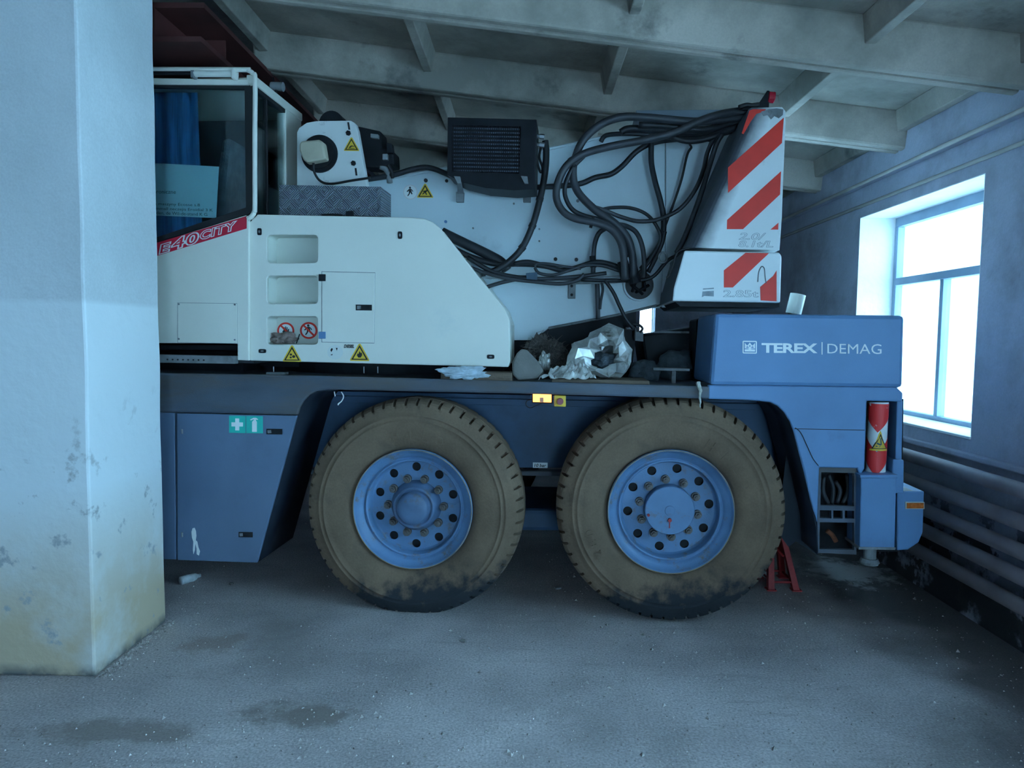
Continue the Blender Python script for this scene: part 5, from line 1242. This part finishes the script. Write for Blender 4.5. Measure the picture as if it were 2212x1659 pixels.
# curtain and sheet of paper behind the cab glass
bm = bmesh.new(); nx, nz = 40, 14; grid = []
for j in range(nz + 1):
    row = []
    for i in range(nx + 1):
        u, v = i / nx, j / nz
        px = 150 + (437 - 150) * u - 10 * (1 - v) * u * (1 if v < .5 else .6); py = 200 + (520 - 200) * v
        yy = YC + 0.11 + 0.030 * math.sin(u * 62 + 0.6 * math.sin(v * 4)) + 0.01 * noise.noise((u * 6, v * 3, 0))
        row.append(bm.verts.new(V3(px, py, yy)))
    grid.append(row)
for j in range(nz):
    for i in range(nx): bm.faces.new((grid[j][i], grid[j][i + 1], grid[j + 1][i + 1], grid[j + 1][i]))
o = obj('curtain', bm, M_curtain, smooth=True); o.location = ORG; o.rotation_euler = (0, 0, YAW); o.modifiers.new('t', 'SOLIDIFY').thickness = 0.002
tag(o, 'blue pleated curtain hanging inside the cab side window', 'curtain')
pr = empty('paper_notice', ORG, YAW); tag(pr, 'pale printed paper notice behind the cab side window', 'paper')
plate('sheet', [(250, 352), (348, 353), (473, 360), (467, 471), (348, 466), (250, 462)], YC + 0.034, 0.001, M_paper, pr)
M_lint = M_ink
for q, s in (([(300, 409), (380, 411), (380, 419), (300, 417)], 'muraiaaroniczne'), ([(310, 436), (432, 440), (432, 448), (310, 444)], 'iznych maszyny Ecosse s.8'), ([(300, 446), (460, 451), (460, 459), (300, 454)], 'czuci commall neczejis Eroidial 3 K'), ([(310, 455), (448, 460), (448, 468), (310, 463)], 'szuczi den, de Wil-de-stand K G')):
    lettering('print', s, q, YC + 0.033, M_ink, pr, bold=0.0)

# ================================================================== THINGS ON THE FLOOR
def floor_thing(name, label, cat, p): return tag(empty(name, p), label, cat)
# jack stand: four splayed legs, brace ring, post and saddle, standing behind the rear wheel
j0, j1 = G(1664, 1272), G(1722, 1279)
ctr = (j0 + j1) / 2 + Vector((-0.03, 0.14, 0))
jk = floor_thing('jack_stand', 'red steel jack stand on the floor behind the rear wheel', 'jack stand', ctr)
half = (j1 - j0).length / 2 * 1.0; top = Vector((0.0, 0, 0.44))
for sx, sy in ((-1, -1), (1, -1), (1, 1), (-1, 1)):
    f = Vector((sx * half + 0.03, sy * 0.13, 0)); t = Vector((sx * 0.035, sy * 0.03, 0.40)); s = 0.022
    bm = bmesh.new(); hexa(bm, [f + Vector(d) for d in ((-s, -s, 0), (s, -s, 0), (s, s, 0), (-s, s, 0))] + [t + Vector(d) for d in ((-s * .8, -s * .8, 0), (s * .8, -s * .8, 0), (s * .8, s * .8, 0), (-s * .8, s * .8, 0))])
    obj('leg', bm, M_jack, jk, bevel=0.003)
    bm = bmesh.new(); box(bm, f + Vector((-0.032, -0.032, 0)), f + Vector((0.032, 0.032, 0.008))); obj('foot', bm, M_jack, jk)
bm = bmesh.new()
zb_ = 0.05; q = [Vector((sx * half * .9 + 0.03, sy * 0.118, zb_)) for sx, sy in ((-1, -1), (1, -1), (1, 1), (-1, 1))]
for a, b in zip(q, q[1:] + q[:1]): cyl(bm, a, b, 0.008, n=8)
cyl(bm, (half * .5, -0.08, 0.22), (-half * .4, 0.07, 0.30), 0.009, n=8)
obj('brace', bm, M_jack, jk)
bm = bmesh.new(); box(bm, (-0.05, -0.05, 0.38), (0.05, 0.05, 0.42)); cyl(bm, (0, 0, 0.36), (0, 0, 0.56), 0.028, n=16); obj('post', bm, M_jack, jk)
bm = bmesh.new(); hexa(bm, [(-0.05, -0.03, 0.56), (0.05, -0.03, 0.56), (0.05, 0.03, 0.56), (-0.05, 0.03, 0.56), (-0.06, -0.035, 0.59), (0.06, -0.035, 0.59), (0.06, 0.035, 0.59), (-0.06, 0.035, 0.59)]); obj('saddle', bm, M_jack, jk)
# plastic bottle
p = G(409, 1263); bt = floor_thing('plastic_bottle', 'crumpled pale plastic bottle on the floor beside the column', 'bottle', p)
M_pet = mat('cloudy_plastic', (0.55, 0.58, 0.60), 0.25, var=0.25, scale=25)
bm = bmesh.new(); pr_ = [(0.002, 0.0), (0.026, 0.002), (0.030, 0.012), (0.0285, 0.03), (0.031, 0.045), (0.028, 0.065), (0.030, 0.085), (0.026, 0.105), (0.014, 0.122), (0.011, 0.130)]
lathe(bm, pr_, 24, lambda k, j, r, y: (r * (1 + 0.12 * noise.noise((k * .5, j * .8, 2))), y)); bb = obj('body', bm, M_pet, bt, smooth=True)
bm = bmesh.new(); lathe(bm, [(0.0, 0.128), (0.014, 0.128), (0.014, 0.143), (0.0, 0.143)], 16); obj('cap', bm, M_pet, bt)
for o in bt.children: o.location = (-0.035, -0.045, 0.032)
bt.rotation_euler = (0, 0, math.radians(-35))
# loose grit and crumbs: too many to count
bm = bmesh.new(); rnd = random.Random(5)
def crumb(p, s):
    a = rnd.random() * 6.3; vs = [bm.verts.new(p + Vector((math.cos(a + k * 2.1) * s, math.sin(a + k * 2.1) * s, 0))) for k in range(3)]
    t = bm.verts.new(p + Vector((0, 0, s * rnd.uniform(.7, 1.3))))
    for k in range(3): bm.faces.new((vs[k], vs[(k + 1) % 3], t))
for k in range(5200):
    p = G(rnd.uniform(-60, 2270), 1100 + 620 * rnd.random() ** 0.7)
    if p.y > 8 or p.x > WX - 0.1 or (p.x < cn.x + 0.02 and cn.y - .02 < p.y < cf.y + .02): continue
    if noise.noise((p.x * 1.1, p.y * 1.1, 4)) + rnd.random() * .9 < 0.25: continue
    crumb(p, rnd.uniform(0.002, 0.0065) * (2.2 if rnd.random() < .05 else 1))
for k in range(700):                       # swept up against the foot of the column
    u = rnd.random(); p = Vector(((cn.x + cf.x) / 2 + abs(rnd.gauss(0, .03)) + .006, cn.y + (cf.y - cn.y) * u + rnd.gauss(0, .01), 0))
    crumb(p, rnd.uniform(0.002, 0.007))
tag(obj('floor_grit', bm, mat('grit', (0.42, 0.38, 0.36), 0.95, var=0.7, scale=30)), 'loose grit and crumbs of mortar scattered over the concrete floor', 'grit', kind='stuff')
for (px, py, s, lab) in ((1205, 1272, .02, 'small pale stone chip on the floor between the two wheels'), (1838, 1262, .018, 'dark pebble on the floor behind the jack stand'), (500, 1262, .014, 'small pebble on the floor beneath the locker door'), (1000, 1386, .016, 'small pale chip on the floor in front of the front wheel')):
    bm = crumple(2, (s, s * .7, s * .5), 0.4, 1.5, px, True); o = obj('stone_chip', bm, M_stone); o.location = G(px, py) + Vector((0, 0, s * .3)); tag(o, lab, 'stone', 'stone chips on the floor')
